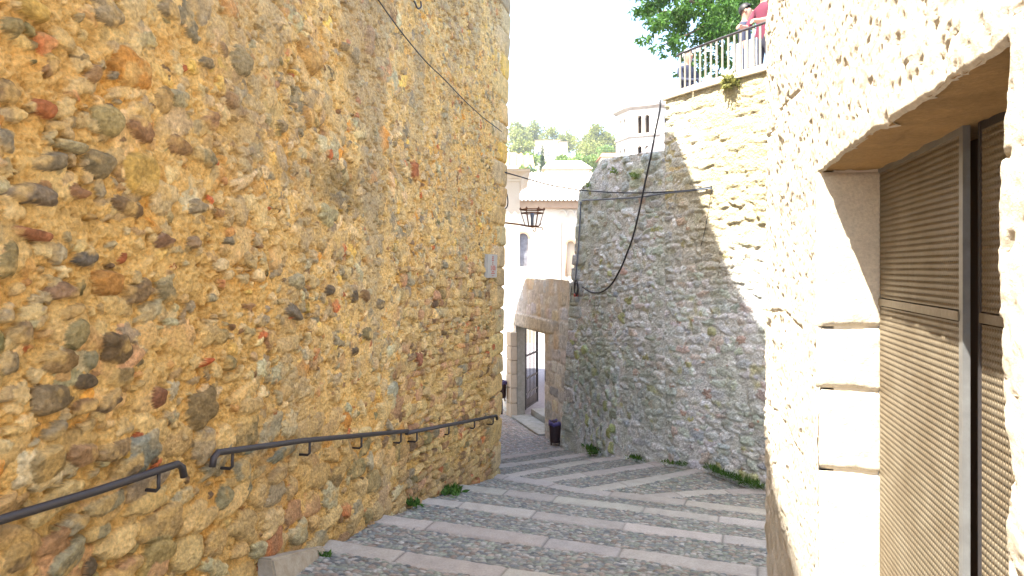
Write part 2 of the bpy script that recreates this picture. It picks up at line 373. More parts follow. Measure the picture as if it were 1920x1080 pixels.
grown = np.array([1.0, .97, .92]) * MC if False else np.array([.55, .40, .20]) * (1 + .25 * fbm(S, Z, 20, 62, 3))[..., None]
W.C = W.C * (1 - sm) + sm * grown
for k in range(3800):
    s_, z_ = RNG.uniform(2.2, 10.1), RNG.uniform(-3.0, 4.2); r = RNG.uniform(.008, .028)
    W.stone(s_, z_, r * RNG.uniform(.9, 1.9), r * RNG.uniform(.7, 1.2), RNG.normal(0, .6), RNG.uniform(.009, .018), pick(pal_peb), 2.2, 4, .2, .002)
# quoins at the street corner
zq = -3.2; k = 0
while zq < 4.2:
    h = RNG.uniform(.24, .4); L = (.62, .34)[k % 2]; zc = zq + h / 2; c = pick([(BUFF, 3), ((.45, .37, .25), 2), (GREY, 1), (YEL, .7)], .1)
    W.stone(10.17 - L / 2 + .05, zc, L / 2 + .1, h / 2 * .96, 0, .03, c, 5, 12, .03, -.004); zq += h; k += 1
# the single cobbles one can pick out (along, up, half sizes read off the wall, tilt, colour)
BIG = [(59,18,60,36,.2,YEL),(202,22,55,48,.3,GREY),(22,50,30,40,.4,OLIVE),(248,130,70,66,.2,ORNG),(173,140,20,40,.5,BROWN),(82,204,38,34,.3,RED),(14,174,40,42,.3,UMB),
(202,226,62,56,.2,(.3,.26,.14)),(260,243,50,46,.5,(.27,.15,.09)),(304,188,28,56,.5,(.36,.25,.12)),(335,185,36,34,0,PALE),(133,274,54,20,.1,PALE),(92,304,58,34,-.2,(.14,.13,.11)),(185,308,54,50,.3,(.22,.19,.13)),
(60,365,96,40,.05,(.17,.15,.14)),(144,361,40,22,.1,(.3,.16,.1)),(333,274,48,36,.3,BROWN),(383,294,46,34,.2,(.24,.22,.15)),(393,226,26,36,.3,PINK),(433,189,28,34,.3,(.26,.15,.08)),(263,326,68,78,0,YEL),(237,389,54,32,.4,UMB),
(448,115,40,50,.5,OLIVE),(367,387,34,28,0,GREY),(385,118,24,20,0,GREY),(315,18,38,38,.2,GREY),(61,439,76,20,.15,(.33,.13,.08)),(12,489,32,70,.1,OLIVE),(161,483,38,32,-.6,(.1,.105,.12)),(202,530,52,48,0,(.4,.2,.06)),
(115,546,62,33,0,(.25,.16,.12)),(259,548,48,40,-.3,(.24,.17,.11)),(308,546,30,42,0,(.26,.23,.15)),(130,585,54,26,-.3,UMB),(139,626,50,52,-.6,(.24,.22,.13)),(218,656,60,62,.1,(.12,.09,.065)),(109,678,64,46,.05,(.26,.18,.1)),
(165,674,28,36,.2,(.24,.25,.19)),(224,707,50,38,.1,(.26,.2,.11)),(157,715,46,30,.2,DARK),(93,748,72,58,0,(.2,.165,.12)),(155,761,48,30,0,BROWN),(202,752,42,32,-.4,(.13,.1,.09)),(296,745,30,38,.2,(.2,.08,.06)),
(378,765,56,68,-.25,(.22,.17,.1)),(381,680,28,11,-.15,(.55,.1,.03)),(259,720,13,13,0,DARK),(304,452,32,26,.2,(.2,.12,.1)),(359,454,22,23,-.2,(.26,.19,.14)),(37,626,40,50,.2,(.3,.22,.14)),(9,592,22,28,0,GREY),(15,680,32,46,.1,GREY),
(548,585,32,28,.4,(.085,.085,.095)),(615,402,30,38,.2,(.4,.39,.27)),(710,570,14,17,.2,DARK),(682,554,17,24,.2,BROWN),(663,556,12,26,0,DARK),(615,544,14,20,0,DARK),(734,733,18,32,-.3,(.36,.38,.33)),(554,528,28,30,.2,PALE),
(687,626,22,26,.1,OLIVE),(661,659,12,16,0,DARK),(784,672,12,26,0,(.28,.1,.08)),(582,107,38,50,.5,(.48,.3,.12)),(691,78,14,50,0,(.34,.16,.1)),(658,100,30,28,0,GREY),(576,218,22,36,.3,(.42,.25,.1)),(526,237,14,20,0,GREY),(774,322,14,34,0,RED),
(85,872,74,66,-.2,(.3,.24,.14)),(152,853,60,44,.1,(.36,.23,.15)),(213,845,58,38,.1,(.27,.2,.13)),(197,943,64,40,-.2,(.32,.32,.26)),(123,1047,76,56,-.4,(.3,.3,.24)),(292,1043,70,52,-.2,(.4,.32,.15)),(303,983,84,64,.1,BUFF),(98,1020,58,46,0,PINK),
(25,1047,58,52,.1,(.2,.15,.1)),(137,982,44,30,-.2,(.35,.33,.27)),(180,997,48,30,0,PALE),(240,1063,44,32,-.3,PINK),(453,883,28,40,-.4,(.36,.35,.28)),(453,920,40,40,-.5,(.25,.26,.21)),(417,933,28,42,-.5,(.28,.28,.2)),(100,808,34,32,0,(.25,.22,.17)),
(167,1063,24,28,-.4,DARK),(240,877,54,36,-.3,(.22,.17,.12)),(507,1020,40,46,-.2,(.42,.13,.05)),(560,1000,26,46,-.3,PALE),(430,680,16,26,0,OLIVE),(470,760,40,30,0,BUFF),(520,890,30,36,0,TAN)]
for (u, v, wp, hp, rt, c) in BIG:
    s_, z_ = LW.hit(u, v); Y = float(LW.at(s_)[1])
    W.stone(s_, z_, wp / 2 * Y * Y / 3226 * 1.0, hp / 2 * Y / F * 1.0, -rt, RNG.uniform(.026, .042), np.array(c) * .66 + np.array([.40, .27, .12]) * .14, RNG.uniform(2.1, 3.3), RNG.uniform(5, 9), .13, -.004)
s2 = (np.clip(fbm(S, Z, 11, 48, 4) * 2.6 - .25, 0, .65) * np.where(rel > .2, 1, .5))[..., None]; W.C = W.C * (1 - s2) + s2 * np.array([.52, .37, .17]) * (1 + .3 * fbm(S, Z, 30, 49, 2))[..., None]
# weather stains: an old damp scar and greyed streaks
sc0 = LW.hit(640, 350)
st = np.clip(1 - ((S - sc0[0]) / .9) ** 2 - ((Z - sc0[1] + .10 * (S - sc0[0])) / .2) ** 2 + .8 * fbm(S, Z, 5, 40, 4), 0, 1)[..., None] * .62
W.C = W.C * (1 - st) + st * np.array([.13, .11, .07])
gs_ = np.clip(fbm(S * 2.2, Z * .55, 1.0, 44, 4) * 1.3 + .12 * (Z - .6), 0, .6)[..., None] * np.clip((S - 3.0) / 1.5, 0, 1)[..., None]
W.C = W.C * (1 - gs_) + gs_ * np.array([.30, .26, .2])
foot_dark = np.clip(.75 - rel / .75 + .35 * fbm(S, Z, 3, 47, 3), 0, 1)[..., None] * np.clip((S - 4.5) / 1.5, 0, 1)[..., None] * .42  # darker towards the wall foot, past the near part
W.C = W.C * (1 - foot_dark) + foot_dark * np.array([.22, .18, .13])
dm = np.clip((S - 6.3) / .3, 0, 1) * np.clip((.1 - Z) / .3, 0, 1); W.C *= (1 - .10 * dm)[..., None]
W.C = np.clip(W.C * np.array([1.22, 1.14, .93]), .02, .85)
W.H = np.where(W.H > 0, W.H * .95, W.H * 1.7)
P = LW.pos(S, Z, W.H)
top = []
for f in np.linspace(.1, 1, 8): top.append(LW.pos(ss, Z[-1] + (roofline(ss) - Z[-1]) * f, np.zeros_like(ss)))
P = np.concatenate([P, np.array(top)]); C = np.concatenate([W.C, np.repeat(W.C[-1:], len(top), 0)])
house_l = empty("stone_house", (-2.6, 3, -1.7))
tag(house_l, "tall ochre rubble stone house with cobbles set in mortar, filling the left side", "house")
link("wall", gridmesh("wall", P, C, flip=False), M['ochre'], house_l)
# body and roof behind the street face
mb = MB(); bm = mb.bm
fp = [(float(LW.at(q)[0]), float(LW.at(q)[1]), q) for q in (-3, 0, 2, 4, 5.9, 6.9, 8.7, 10.17, 11.45, 12.47, 13.4, 14.7, 16.2, 17.0, LW.s[-1])]
fr = [(LW.pos(np.array(q), -5.0, -.07), LW.pos(np.array(q), float(roofline(q)) - .02, -.07)) for _, _, q in fp]
a_ = [bm.verts.new(tuple(p[0])) for p in fr]; b_ = [bm.verts.new(tuple(p[1])) for p in fr]
ba = [bm.verts.new((p[0][0] - 6, p[0][1] + 1.2, -5)) for p in fr]; bb = [bm.verts.new((p[1][0] - 6, p[1][1] + 1.2, p[1][2] + .3)) for p in fr]
for i in range(len(fr) - 1):
    bm.faces.new((a_[i], a_[i + 1], b_[i + 1], b_[i])); bm.faces.new((ba[i], bb[i], bb[i + 1], ba[i + 1])); bm.faces.new((b_[i], b_[i + 1], bb[i + 1], bb[i]))
for i in (0, len(fr) - 1): bm.faces.new((a_[i], b_[i], bb[i], ba[i]))
mb.build("house_body", M['ochre_plain'], house_l)
# kerb stone wedge where the wall meets the steps
def Lp(u, v, h): return tuple(LW.pt(u, v, h))

# ------------------------------------------------------------------ 2. grey rubble boundary wall
gx = [(4.699, 6.928), (3.352, 9.033), (2.707, 10.043), (2.268, 10.871), (1.831, 11.899), (1.408, 13.057), (1.029, 14.159)]
gp = np.array(gx); gc = np.r_[0, np.cumsum(np.hypot(*np.diff(gp, axis=0).T))]
px_, py_ = np.polyfit(gc, gp[:, 0], 4), np.polyfit(gc, gp[:, 1], 4); sg = np.linspace(0, gc[-1], 40)
GW = Path(np.stack([np.polyval(px_, sg), np.polyval(py_, sg)], -1), 1)
STEP = 4.36
def gtop(s): return np.interp(s, [STEP, 5.4, 6.62, 6.93, 7.3, 7.7], [1.81, 1.88, 1.95, 1.80, 1.56, 1.5])
wallg = empty("boundary_wall", (2.3, 10.8, -3.1)); tag(wallg, "weathered grey rubble retaining wall with a stepped top, carrying the railing above the steps", "wall")
pal_g = [((.49, .49, .485), 5), ((.60, .60, .59), 3), ((.41, .44, .39), 3), ((.40, .39, .2), .5), ((.46, .39, .35), 1.1), ((.42, .30, .25), .25), ((.38, .40, .425), 1.6)]
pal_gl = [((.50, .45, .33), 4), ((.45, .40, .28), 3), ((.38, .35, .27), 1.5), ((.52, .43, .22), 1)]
def grey_part(name, s0, s1, ztop, slim, zb=-4.2, hi=None):
    ds = .0165; n = int((s1 - s0) / ds); t = np.linspace(0, 1, n); sn = s0 + t * (s1 - s0)
    m = int((2.2 - zb) / .0165) if hi is None else int((hi - zb) / .0165)
    r = np.linspace(0, 1, m)[:, None]; Zg = zb + r * (ztop(sn)[None] - zb); Sg = s0 + t[None] * (slim(Zg) - s0) if slim else np.repeat(sn[None], m, 0)
    Wg = Wall(Sg, Zg); Wg.H = .018 * fbm(Sg, Zg, 1.6, 2, 4) + .012 * fbm(Sg, Zg, 8, 6, 4) + .008 * fbm(Sg, Zg, 26, 10, 3)
    Wg.C[:] = np.array([.52, .515, .50]); Wg.C *= (1 + .2 * fbm(Sg, Zg, 3, 31, 4) + .15 * fbm(Sg, Zg, 18, 35, 3))[..., None]
    zo = lambda q: -.10 * (q - 4)
    courses(Wg, s0, min(s1, 8.2), -4.0, 1.0, (.07, .16), (.09, .3), pal_g, zo, (.012, .034), (2.3, 3.6), .85, .18, .97, .2, (5, 9), sink=.003)
    courses(Wg, s0, s1, 1.0, 2.1, (.1, .2), (.16, .5), pal_g, zo, (.014, .034), (2.6, 4.2), .92, .08, .96, .14, sink=.002)
    courses(Wg, 5.6, 8.2, -3.4, -1.7, (.16, .24), (.17, .34), [((.33, .36, .27), 3), ((.38, .4, .34), 3), ((.32, .34, .16), 1)], lambda q: .28 * (q - 7), (.03, .055), (2.4, 3.2), .95, .1, .95, .12)
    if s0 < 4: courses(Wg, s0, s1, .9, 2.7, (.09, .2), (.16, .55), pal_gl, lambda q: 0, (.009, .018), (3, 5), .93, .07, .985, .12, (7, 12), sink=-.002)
    for k in range(700):   # chips and brick slivers
        q = RNG.uniform(.011, .035); Wg.stone(RNG.uniform(s0, s1), RNG.uniform(-4, 2), q * RNG.uniform(.9, 1.8), q * RNG.uniform(.6, 1.1), RNG.normal(0, .5), RNG.uniform(.02, .035), pick(pal_g + [((.38, .2, .15), .8)]), 2.4, 4, .2)
    zq = -3.9; k = 0
    while zq < 1.5 and slim:      # dressed blocks at the free end
        h = RNG.uniform(.2, .36); L = (.5, .3)[k % 2]; e = float(slim(np.array(zq + h / 2)))
        Wg.stone(e - L / 2 + .04, zq + h / 2, L / 2 + .08, h / 2 * .96, 0, .035, pick([((.42, .42, .40), 3), ((.37, .38, .38), 2)], .1), 5, 12, .03, -.006); zq += h; k += 1
    # lichen, moss and damp runs; yellow-cream upper right; sun and shade tints painted in
    g1 = np.clip(fbm(Sg, Zg, 1.3, 50, 4) * 1.1 - .05, 0, .55)[..., None]; Wg.C = Wg.C * (1 - g1) + g1 * np.array([.34, .38, .27])
    g2 = np.clip(fbm(Sg * 2.4, Zg * .5, 1, 54, 4) * 1.5 - .3, 0, .5)[..., None]; Wg.C = Wg.C * (1 - g2) + g2 * np.array([.26, .285, .235])
    g3 = np.clip(fbm(Sg, Zg, 4.5, 57, 3) * 2.2 - 1.0, 0, .7)[..., None] ; Wg.C = Wg.C * (1 - g3) + g3 * np.array([.36, .34, .12])
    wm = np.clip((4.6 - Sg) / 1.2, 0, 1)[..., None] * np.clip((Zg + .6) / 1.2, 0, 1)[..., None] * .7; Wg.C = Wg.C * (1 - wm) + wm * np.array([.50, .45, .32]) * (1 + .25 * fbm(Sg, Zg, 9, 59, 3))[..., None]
    Wg.C = np.clip(Wg.C * (np.array([1.24, 1.28, 1.32]) * (1 - wm / .7) + np.array([.92, .87, .74]) * wm / .7), .03, .8)  # shaded stone painted lighter and cooler, the sunlit upper right warmer
    Pg = GW.pos(Sg, Zg, Wg.H); Cg = Wg.C
    back_top = GW.pos(Sg[-1], Zg[-1], np.full(n, -.5))[None]                      # top and free end turned back
    Pg = np.concatenate([Pg, back_top]); Cg = np.concatenate([Cg, Cg[-1:]])
    ex = GW.pos(Sg[:, -1], Zg[:, -1], np.full(m, -.5)); ex = np.concatenate([ex, ex[-1:]]); Pg = np.concatenate([Pg, ex[:, None]], 1); Cg = np.concatenate([Cg, Cg[:, -1:]], 1)
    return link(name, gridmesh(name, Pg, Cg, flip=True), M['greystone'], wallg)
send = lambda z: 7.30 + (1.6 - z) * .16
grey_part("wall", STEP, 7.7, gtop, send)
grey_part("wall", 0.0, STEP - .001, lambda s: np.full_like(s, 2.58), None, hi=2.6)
mb = MB(); q = .1; k = 0                                    # coping slabs along the high part
while q < STEP:
    L = min(RNG.uniform(.5, .9), STEP + .03 - q); c = GW.pos(np.array(q + L / 2), 2.625, -.2); x, y, n = GW.at(np.array(q + L / 2)); ang = math.atan2(n[0], -n[1])
    mb.box(c, (L - .012, .52, .10 + RNG.uniform(-.008, .008)), Matrix.Rotation(ang, 3, 'Z'), .018); q += L
mb.build("coping", M['cream'], wallg)

# ------------------------------------------------------------------ 3. gateway at the foot of the steps
GT = Path([(1.10, 14.16), (1.10 - .301 * 7, 14.16 + .953 * 7)], 1)
gate = empty("gateway", (.42, 16.3, -3.85)); tag(gate, "stone gateway wall with a square opening at the foot of the steps", "gateway")
s_ = np.arange(-.25, 6.6, .022); z_ = np.linspace(-4.0, -.28, 190); Sg, Zg = np.meshgrid(s_, z_); Wg = Wall(Sg, Zg)
Wg.H = .012 * fbm(Sg, Zg, 2, 4, 4) + .008 * fbm(Sg, Zg, 12, 8, 3); Wg.C[:] = (.56, .52, .46)
Wg.C *= (1 + .2 * fbm(Sg, Zg, 3, 12, 4))[..., None]
pal_t = [((.60, .56, .49), 4), ((.56, .54, .51), 3), ((.58, .49, .36), .8), ((.48, .49, .49), 1.5)]
courses(Wg, -.25, 6.6, -4, -.4, (.22, .34), (.3, .6), pal_t, lambda q: 0, (.006, .012), (4, 6), .96, .02, .97, .05, (8, 12))
o_ = np.clip(fbm(Sg * 2, Zg * .7, 1, 17, 4) * 1.6 - .2, 0, .6)[..., None]; Wg.C = Wg.C * (1 - o_) + o_ * np.array([.56, .42, .24])
Wg.stone(2.25, -1.33, 1.5, .16, 0, .016, (.5, .45, .36), 8, 14, .02, -.01)
hole = (Sg[:-1, :-1] > 1.2) & (Sg[:-1, :-1] < 3.28) & (Zg[:-1, :-1] < -1.5)
Pg = GT.pos(Sg, Zg + .022 * (Sg) * (Zg > -.5), Wg.H)
link("wall", gridmesh("wall", Pg, np.clip(Wg.C * np.array([1.12, 1.16, 1.22]), .03, .8), ~hole, flip=True), M['gatestone'], gate)
frm = lambda o: (lambda x, z, h: tuple(GT.pos(np.array(x), z, h + o)))
mb = MB(); mb.poly([(-.22, -4.05), (1.21, -4.05), (1.21, -1.51), (3.27, -1.51), (3.27, -4.05), (6.55, -4.05), (6.55, -.2), (-.22, -.34)], [], frm(-.016), .21)
mb.build("wall_core", M['grey_plain'], gate)
mb = MB(); x, y, n = GT.at(np.array(3.5)); ang = math.atan2(n[0], -n[1])
for i, (zc, hh) in enumerate([(-3.66, .38), (-3.27, .38), (-2.9, .34), (-2.55, .34), (-2.2, .34), (-1.84, .36)]):
    mb.box(GT.pos(np.array(3.48 + .01 * (i % 2)), zc, .015), (.4, .26, hh), Matrix.Rotation(ang, 3, 'Z'), .02)
mb.build("pier", M['cream'], gate)
mb = MB(); mb.box(GT.pos(np.array(2.25), -3.80, -.1), (2.05, .5, .1), Matrix.Rotation(ang, 3, 'Z'), .015); mb.box(GT.pos(np.array(2.6), -3.72, -.55), (1.3, .35, .22), Matrix.Rotation(ang, 3, 'Z'), .015)
mb.build("threshold", M['grey_plain'], gate)
# open iron leaf
h0 = Vector(at(984.5, 500, 17.9)); h1 = Vector(at(1007.5, 500, 19.0)); zt, zb = -1.62, -3.72
lf = MB(); lf.box(((h0.x + h1.x) / 2, (h0.y + h1.y) / 2, zt), ((h1 - h0).length, .04, .05), Matrix.Rotation(math.atan2(h1.y - h0.y, h1.x - h0.x), 3, 'Z'))
for zc in (zb, -2.35, -2.95, -3.35): lf.box(((h0.x + h1.x) / 2, (h0.y + h1.y) / 2, zc), ((h1 - h0).length, .035, .04), Matrix.Rotation(math.atan2(h1.y - h0.y, h1.x - h0.x), 3, 'Z'))
for p in (h0, h1): lf.box((p.x, p.y, (zt + zb) / 2), (.05, .05, zt - zb + .06))
leaf_g = lf.build("gate_leaf", M['iron'], gate)
for k in range(1, 9):
    p = h0.lerp(h1, k / 9); MB().tube([(p.x, p.y, zb), (p.x, p.y, zt)], .011, 6).build("bar", M['iron'], leaf_g)
p = h0.lerp(h1, .5); MB().box((p.x, p.y, zb + .13), ((h1 - h0).length * .94, .012, .2), Matrix.Rotation(math.atan2(h1.y - h0.y, h1.x - h0.x), 3, 'Z')).build("kick_plate", M['iron'], leaf_g)

# ------------------------------------------------------------------ 4. sunlit house on the right
RW = Path([(.58, 0), (.58 + .2425 * 4.95, .9701 * 4.95)], 1)
house_r = empty("limestone_house", (1.4, 3.5, -1.7)); tag(house_r, "sunlit pitted pale limestone house with a deep shuttered doorway, at the right edge", "house")
WS0, WS1, WZT = 1.30, 3.0, .405
s_ = np.r_[np.linspace(.75, .9, 12)[:-1], np.linspace(.9, WS0, 48)[:-1], np.linspace(WS0, WS1, 200)[:-1], np.linspace(WS1, 4.94, 230), [4.955, 4.965]]; z_ = np.r_[np.arange(-2.4, -1.5, .03), np.linspace(-1.5, WZT, 224)[:-1], np.linspace(WZT, 1.95, 182), np.linspace(2, 4.6, 12)]
Sg, Zg = np.meshgrid(s_, z_); Wr = Wall(Sg, Zg)
Wr.H = .012 * fbm(Sg, Zg, 1.6, 14, 4) + .006 * fbm(Sg, Zg, 9, 18, 4) + .004 * fbm(Sg, Zg, 45, 22, 3)
rough_zone = np.clip((Sg - 3.55) / .5, 0, 1)
Wr.H += rough_zone * (.020 * fbm(Sg, Zg, 5, 24, 4) + .018 * fbm(Sg * 1.6, Zg * .8, 14, 28, 3))
Wr.C[:] = (.55, .495, .40); Wr.C *= (1 + .10 * fbm(Sg, Zg, 4, 33, 4))[..., None]
pn = fbm(Sg * 1.25, Zg * .9, 16, 36, 3); pm = np.clip(fbm(Sg, Zg, 2.1, 39, 3) + .2, 0, 1); cut = np.where(rough_zone > .3, .34, .56)
pits = np.clip((pn - cut) * 4, 0, 1) * np.clip(pm * 2.2, 0, 1); Wr.H -= pits * .04
pn2 = np.clip((fbm(Sg, Zg, 40, 41, 2) - .34) * 4, 0, 1); Wr.H -= pn2 * .012
Wr.C = Wr.C * (1 - pits[..., None] * .6) + pits[..., None] * .6 * np.array([.36, .25, .13])
for zj in (-.9, -.28, .9, 1.5): Wr.H -= .015 * np.exp(-((Zg - zj - .02 * np.sin(Sg * 5)) / .008) ** 2) * (Sg > 3.4)
Wr.H -= np.clip((Sg - 4.86) / .1, 0, 1) ** 2 * .07
e_r = .045 * fbm(Zg * 0 + 2, Zg, 2.6, 45, 4) - .05 * np.exp(-((Zg + .36) / .07) ** 2) + np.clip(-.5 - Zg, 0, 1) * -.02
e_t = .014 * fbm(Sg, Sg * 0, 7, 48, 4)
inh = (Sg < WS1 - 1e-6) & (Sg > WS0 + 1e-6) & (Zg < WZT - 1e-6)
def rnd(dist, r): return np.where(dist < r, (1 - np.sqrt(np.clip(1 - (1 - dist / r) ** 2, 0, 1))) * r, 0)
dl = np.where((Zg < WZT + 1e-6) & (Sg <= WS0 + 1e-6), WS0 - Sg, 9); dt = np.where((Sg < WS1 + .02) & (Sg > WS0 - .02) & (Zg >= WZT - 1e-6), Zg - WZT, 9)
Wr.H -= rnd(dl, .045) + rnd(dt, .012)
Sd = Sg + e_r * np.exp(-np.abs(Sg - WS0) / .06) * (Sg < 2); Zd = Zg + e_t * np.exp(-np.abs(Zg - WZT) / .05) * (Zg > WZT - .1)
Pr = RW.pos(Sd, Zd, Wr.H)
mk = ~((.5 * (Sg[:-1, :-1] + Sg[1:, 1:]) < WS1) & (.5 * (Sg[:-1, :-1] + Sg[1:, 1:]) > WS0) & (.5 * (Zg[:-1, :-1] + Zg[1:, 1:]) < WZT))
link("wall", gridmesh("wall", Pr, np.clip(Wr.C, .05, .75), mk, flip=True), M['limestone'], house_r)
rf = lambda o: (lambda x, z, h: tuple(RW.pos(np.array(x), z, h + o)))
mb = MB(); mb.poly([(.752, -2.4), (WS0 - .1, -2.4), (WS0 - .1, WZT + .06), (WS1 + .006, WZT + .06), (WS1 + .006, -2.4), (4.9, -2.4), (4.9, 4.6), (.752, 4.6)], [], rf(-.06), .34)
mb.build("wall_core", M['cream'], house_r)
mb = MB()                                                     # the end wall turning away and the roof slab behind
c = RW.pos(np.array(4.72), 1.1, -2.4); mb.box(c, (4.0, .36, 7.0), Matrix.Rotation(math.atan2(-.2425, .9701), 3, 'Z'))
c = RW.pos(np.array(1.2), 4.45, -2.2); mb.box(c, (4.2, 7.2, .25), Matrix.Rotation(math.atan2(-.2425, .9701), 3, 'Z'))
mb.build("house_body", M['cream'], house_r)
MB().poly([(-3.5, -2.4), (.74, -2.4), (.74, 4.3), (-3.5, 4.3)], [], rf(-1.0), .3).build("set_back_wall", M['cream'], house_r)
MB().poly([(.74, -2.4), (.98, -2.4), (.98, 4.3), (.74, 4.3)], [], rf(-.41), .9).build("return_wall", M['cream'], house_r)
# soffit: rough lintel underside
s_ = np.arange(WS0 - .12, WS1 + .06, .01); h_ = np.arange(-.008, -.36, -.012); Sg, Hg = np.meshgrid(s_, h_)
Zs = WZT + .004 + .014 * fbm(Sg, Sg * 0, 7, 48, 4) * np.exp(-np.abs(Hg) / .06) + .010 * fbm(Sg, Hg, 7, 3, 4) - .012 * np.exp(-((Hg + .11 + .03 * np.sin(Sg * 3)) / .02) ** 2) * fbm(Sg, Hg, 14, 5, 3)
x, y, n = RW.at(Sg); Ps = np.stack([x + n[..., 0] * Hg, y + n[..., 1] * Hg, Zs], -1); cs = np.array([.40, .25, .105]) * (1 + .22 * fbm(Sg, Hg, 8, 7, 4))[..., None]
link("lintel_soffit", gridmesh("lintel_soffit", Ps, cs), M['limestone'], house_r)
# far jamb: dressed blocks with open joints
ra = math.atan2(RW.t[0][1], RW.t[0][0]); RR = Matrix.Rotation(ra, 3, 'Z')
def jamb_block(sa, sb, z0, z1, seed):
    nz = max(int((z1 - z0) / .012), 4); nh = 24; hh = np.linspace(.006, -.25, nh); zv = np.linspace(z0, z1, nz); Hg, Zg = np.meshgrid(hh, zv)
    ez = np.minimum(Zg - z0, z1 - Zg) + .012 * fbm(Hg, Zg * 0 + seed, 9, seed + 7, 4); rr = rnd(np.clip(ez, 0, 9), .022) + rnd(np.clip(.006 - Hg, 0, 9), .03) + rnd(np.clip(Hg + .25, 0, 9), .02)
    Sg = sa + rr + .006 * fbm(Hg, Zg, 6, seed, 4) + .003 * fbm(Hg, Zg, 30, seed + 2, 3)
    x, y, n = RW.at(Sg); Pj = np.stack([x + n[..., 0] * Hg, y + n[..., 1] * Hg, Zg], -1); cj = np.array([.57, .5, .39]) * (1 + .1 * fbm(Hg, Zg, 8, seed + 4, 4))[..., None]
    link("jamb_stone", gridmesh("jamb_stone", Pj, cj), M['limestone'], house_r)
for k, (z0, z1) in enumerate([(-.254, .402), (-.518, -.259), (-.864, -.523), (-1.95, -.869)]): jamb_block(2.99, 3.3, z0, z1, 3 * k)
# shutters -------------------------------------------------------------------------
DEP = .235
wnd = empty("shutter_root", (0, 0, 0)); bpy.data.objects.remove(wnd)
def perforated(sa, sb, za, zb, depth, name, parent):
    px, pz, r = .0165, .0212, .0062
    nx, nz = int((sb - sa) / px), int((zb - za) / pz); px = (sb - sa) / nx; pz = (zb - za) / nz
    ang = np.arange(8) * math.pi / 4; out = np.array([(1, 0), (1, 1), (0, 1), (-1, 1), (-1, 0), (-1, -1), (0, -1), (1, -1)]) * .5
    inn = np.stack([np.cos(ang), np.sin(ang)], -1) * r
    I, J = np.meshgrid(np.arange(nx), np.arange(nz)); cx = sa + (I.ravel() + .5) * px; cz = za + (J.ravel() + .5) * pz
    K = len(cx); V = np.zeros((K, 24, 3))
    V[:, :8, 0] = cx[:, None] + out[:, 0] * px; V[:, :8, 2] = cz[:, None] + out[:, 1] * pz
    V[:, 8:16, 0] = cx[:, None] + inn[:, 0]; V[:, 8:16, 2] = cz[:, None] + inn[:, 1]; V[:, 8:16, 1] = .0012
    V[:, 16:, 0] = cx[:, None] + inn[:, 0] * .8; V[:, 16:, 2] = cz[:, None] + inn[:, 1] * .8; V[:, 16:, 1] = -.004
    V[..., 1] += .0005 * np.cos((V[..., 2] - za) / pz * 2 * math.pi)             # ribs between the rows
    b = (np.arange(K) * 24)[:, None]; k = np.arange(8); k1 = (k + 1) % 8
    Q = np.concatenate([np.stack([b + k, b + k1, b + 8 + k1, b + 8 + k], -1).reshape(-1, 4), np.stack([b + 8 + k, b + 8 + k1, b + 16 + k1, b + 16 + k], -1).reshape(-1, 4)])
    V = V.reshape(-1, 3); W_ = RW.pos(V[:, 0], V[:, 2], V[:, 1] - depth)
    o = link(name, npmesh(name, W_, Q[:, ::-1]), M['shutter'], parent); return o
for (sa, sb, dp, fm, wd) in ((2.13, 3.012, DEP, 'frame', .012), (1.18, 2.085, DEP + .03, 'iron', .004)):
    shf = MB()
    for (a, b, z0, z1) in ((sa - .016, sa + .012, -1.75, .42), (sb - .012, sb + wd, -1.75, .42)):
        shf.poly([(a, z0), (b, z0), (b, z1), (a, z1)], [], rf(-dp + .004), .02)
    MB().poly([(sa + .012, -.16), (sb - .012, -.16), (sb - .012, -.132), (sa + .012, -.132)], [], rf(-dp + .007), .02).build('mid_rail', M['shutter'], house_r)
    shf.poly([(sa + .012, .39), (sb - .012, .39), (sb - .012, .42), (sa + .012, .42)], [], rf(-dp + .002), .02)
    sh = shf.build("shutter_leaf", M[fm], house_r)
    perforated(sa + .012, sb - .012, -.128, .39, dp, "perforated_panel", sh); perforated(sa + .012, sb - .012, -1.75, -.165, dp, "perforated_panel", sh)
MB().poly([(1.0, -1.9), (3.2, -1.9), (3.2, .6), (1.0, .6)], [], rf(-DEP - .115), .03).build("dark_backing", M['dark'], house_r)  # dark board standing in for the unlit inside behind the holes
MB().poly([(1.25, -2.4), (3.05, -2.4), (3.05, -1.76), (1.25, -1.76)], [], rf(-.02), .5).build("door_step", M['cream'], house_r)
# near jamb seen edge on: close the reveal
MB().poly([(WS0 - .3, -2.4), (WS0 - .10, -2.4), (WS0 - .10, WZT + .02), (WS0 - .3, WZT + .02)], [], rf(-.055), .3).build("near_jamb", M['cream'], house_r)

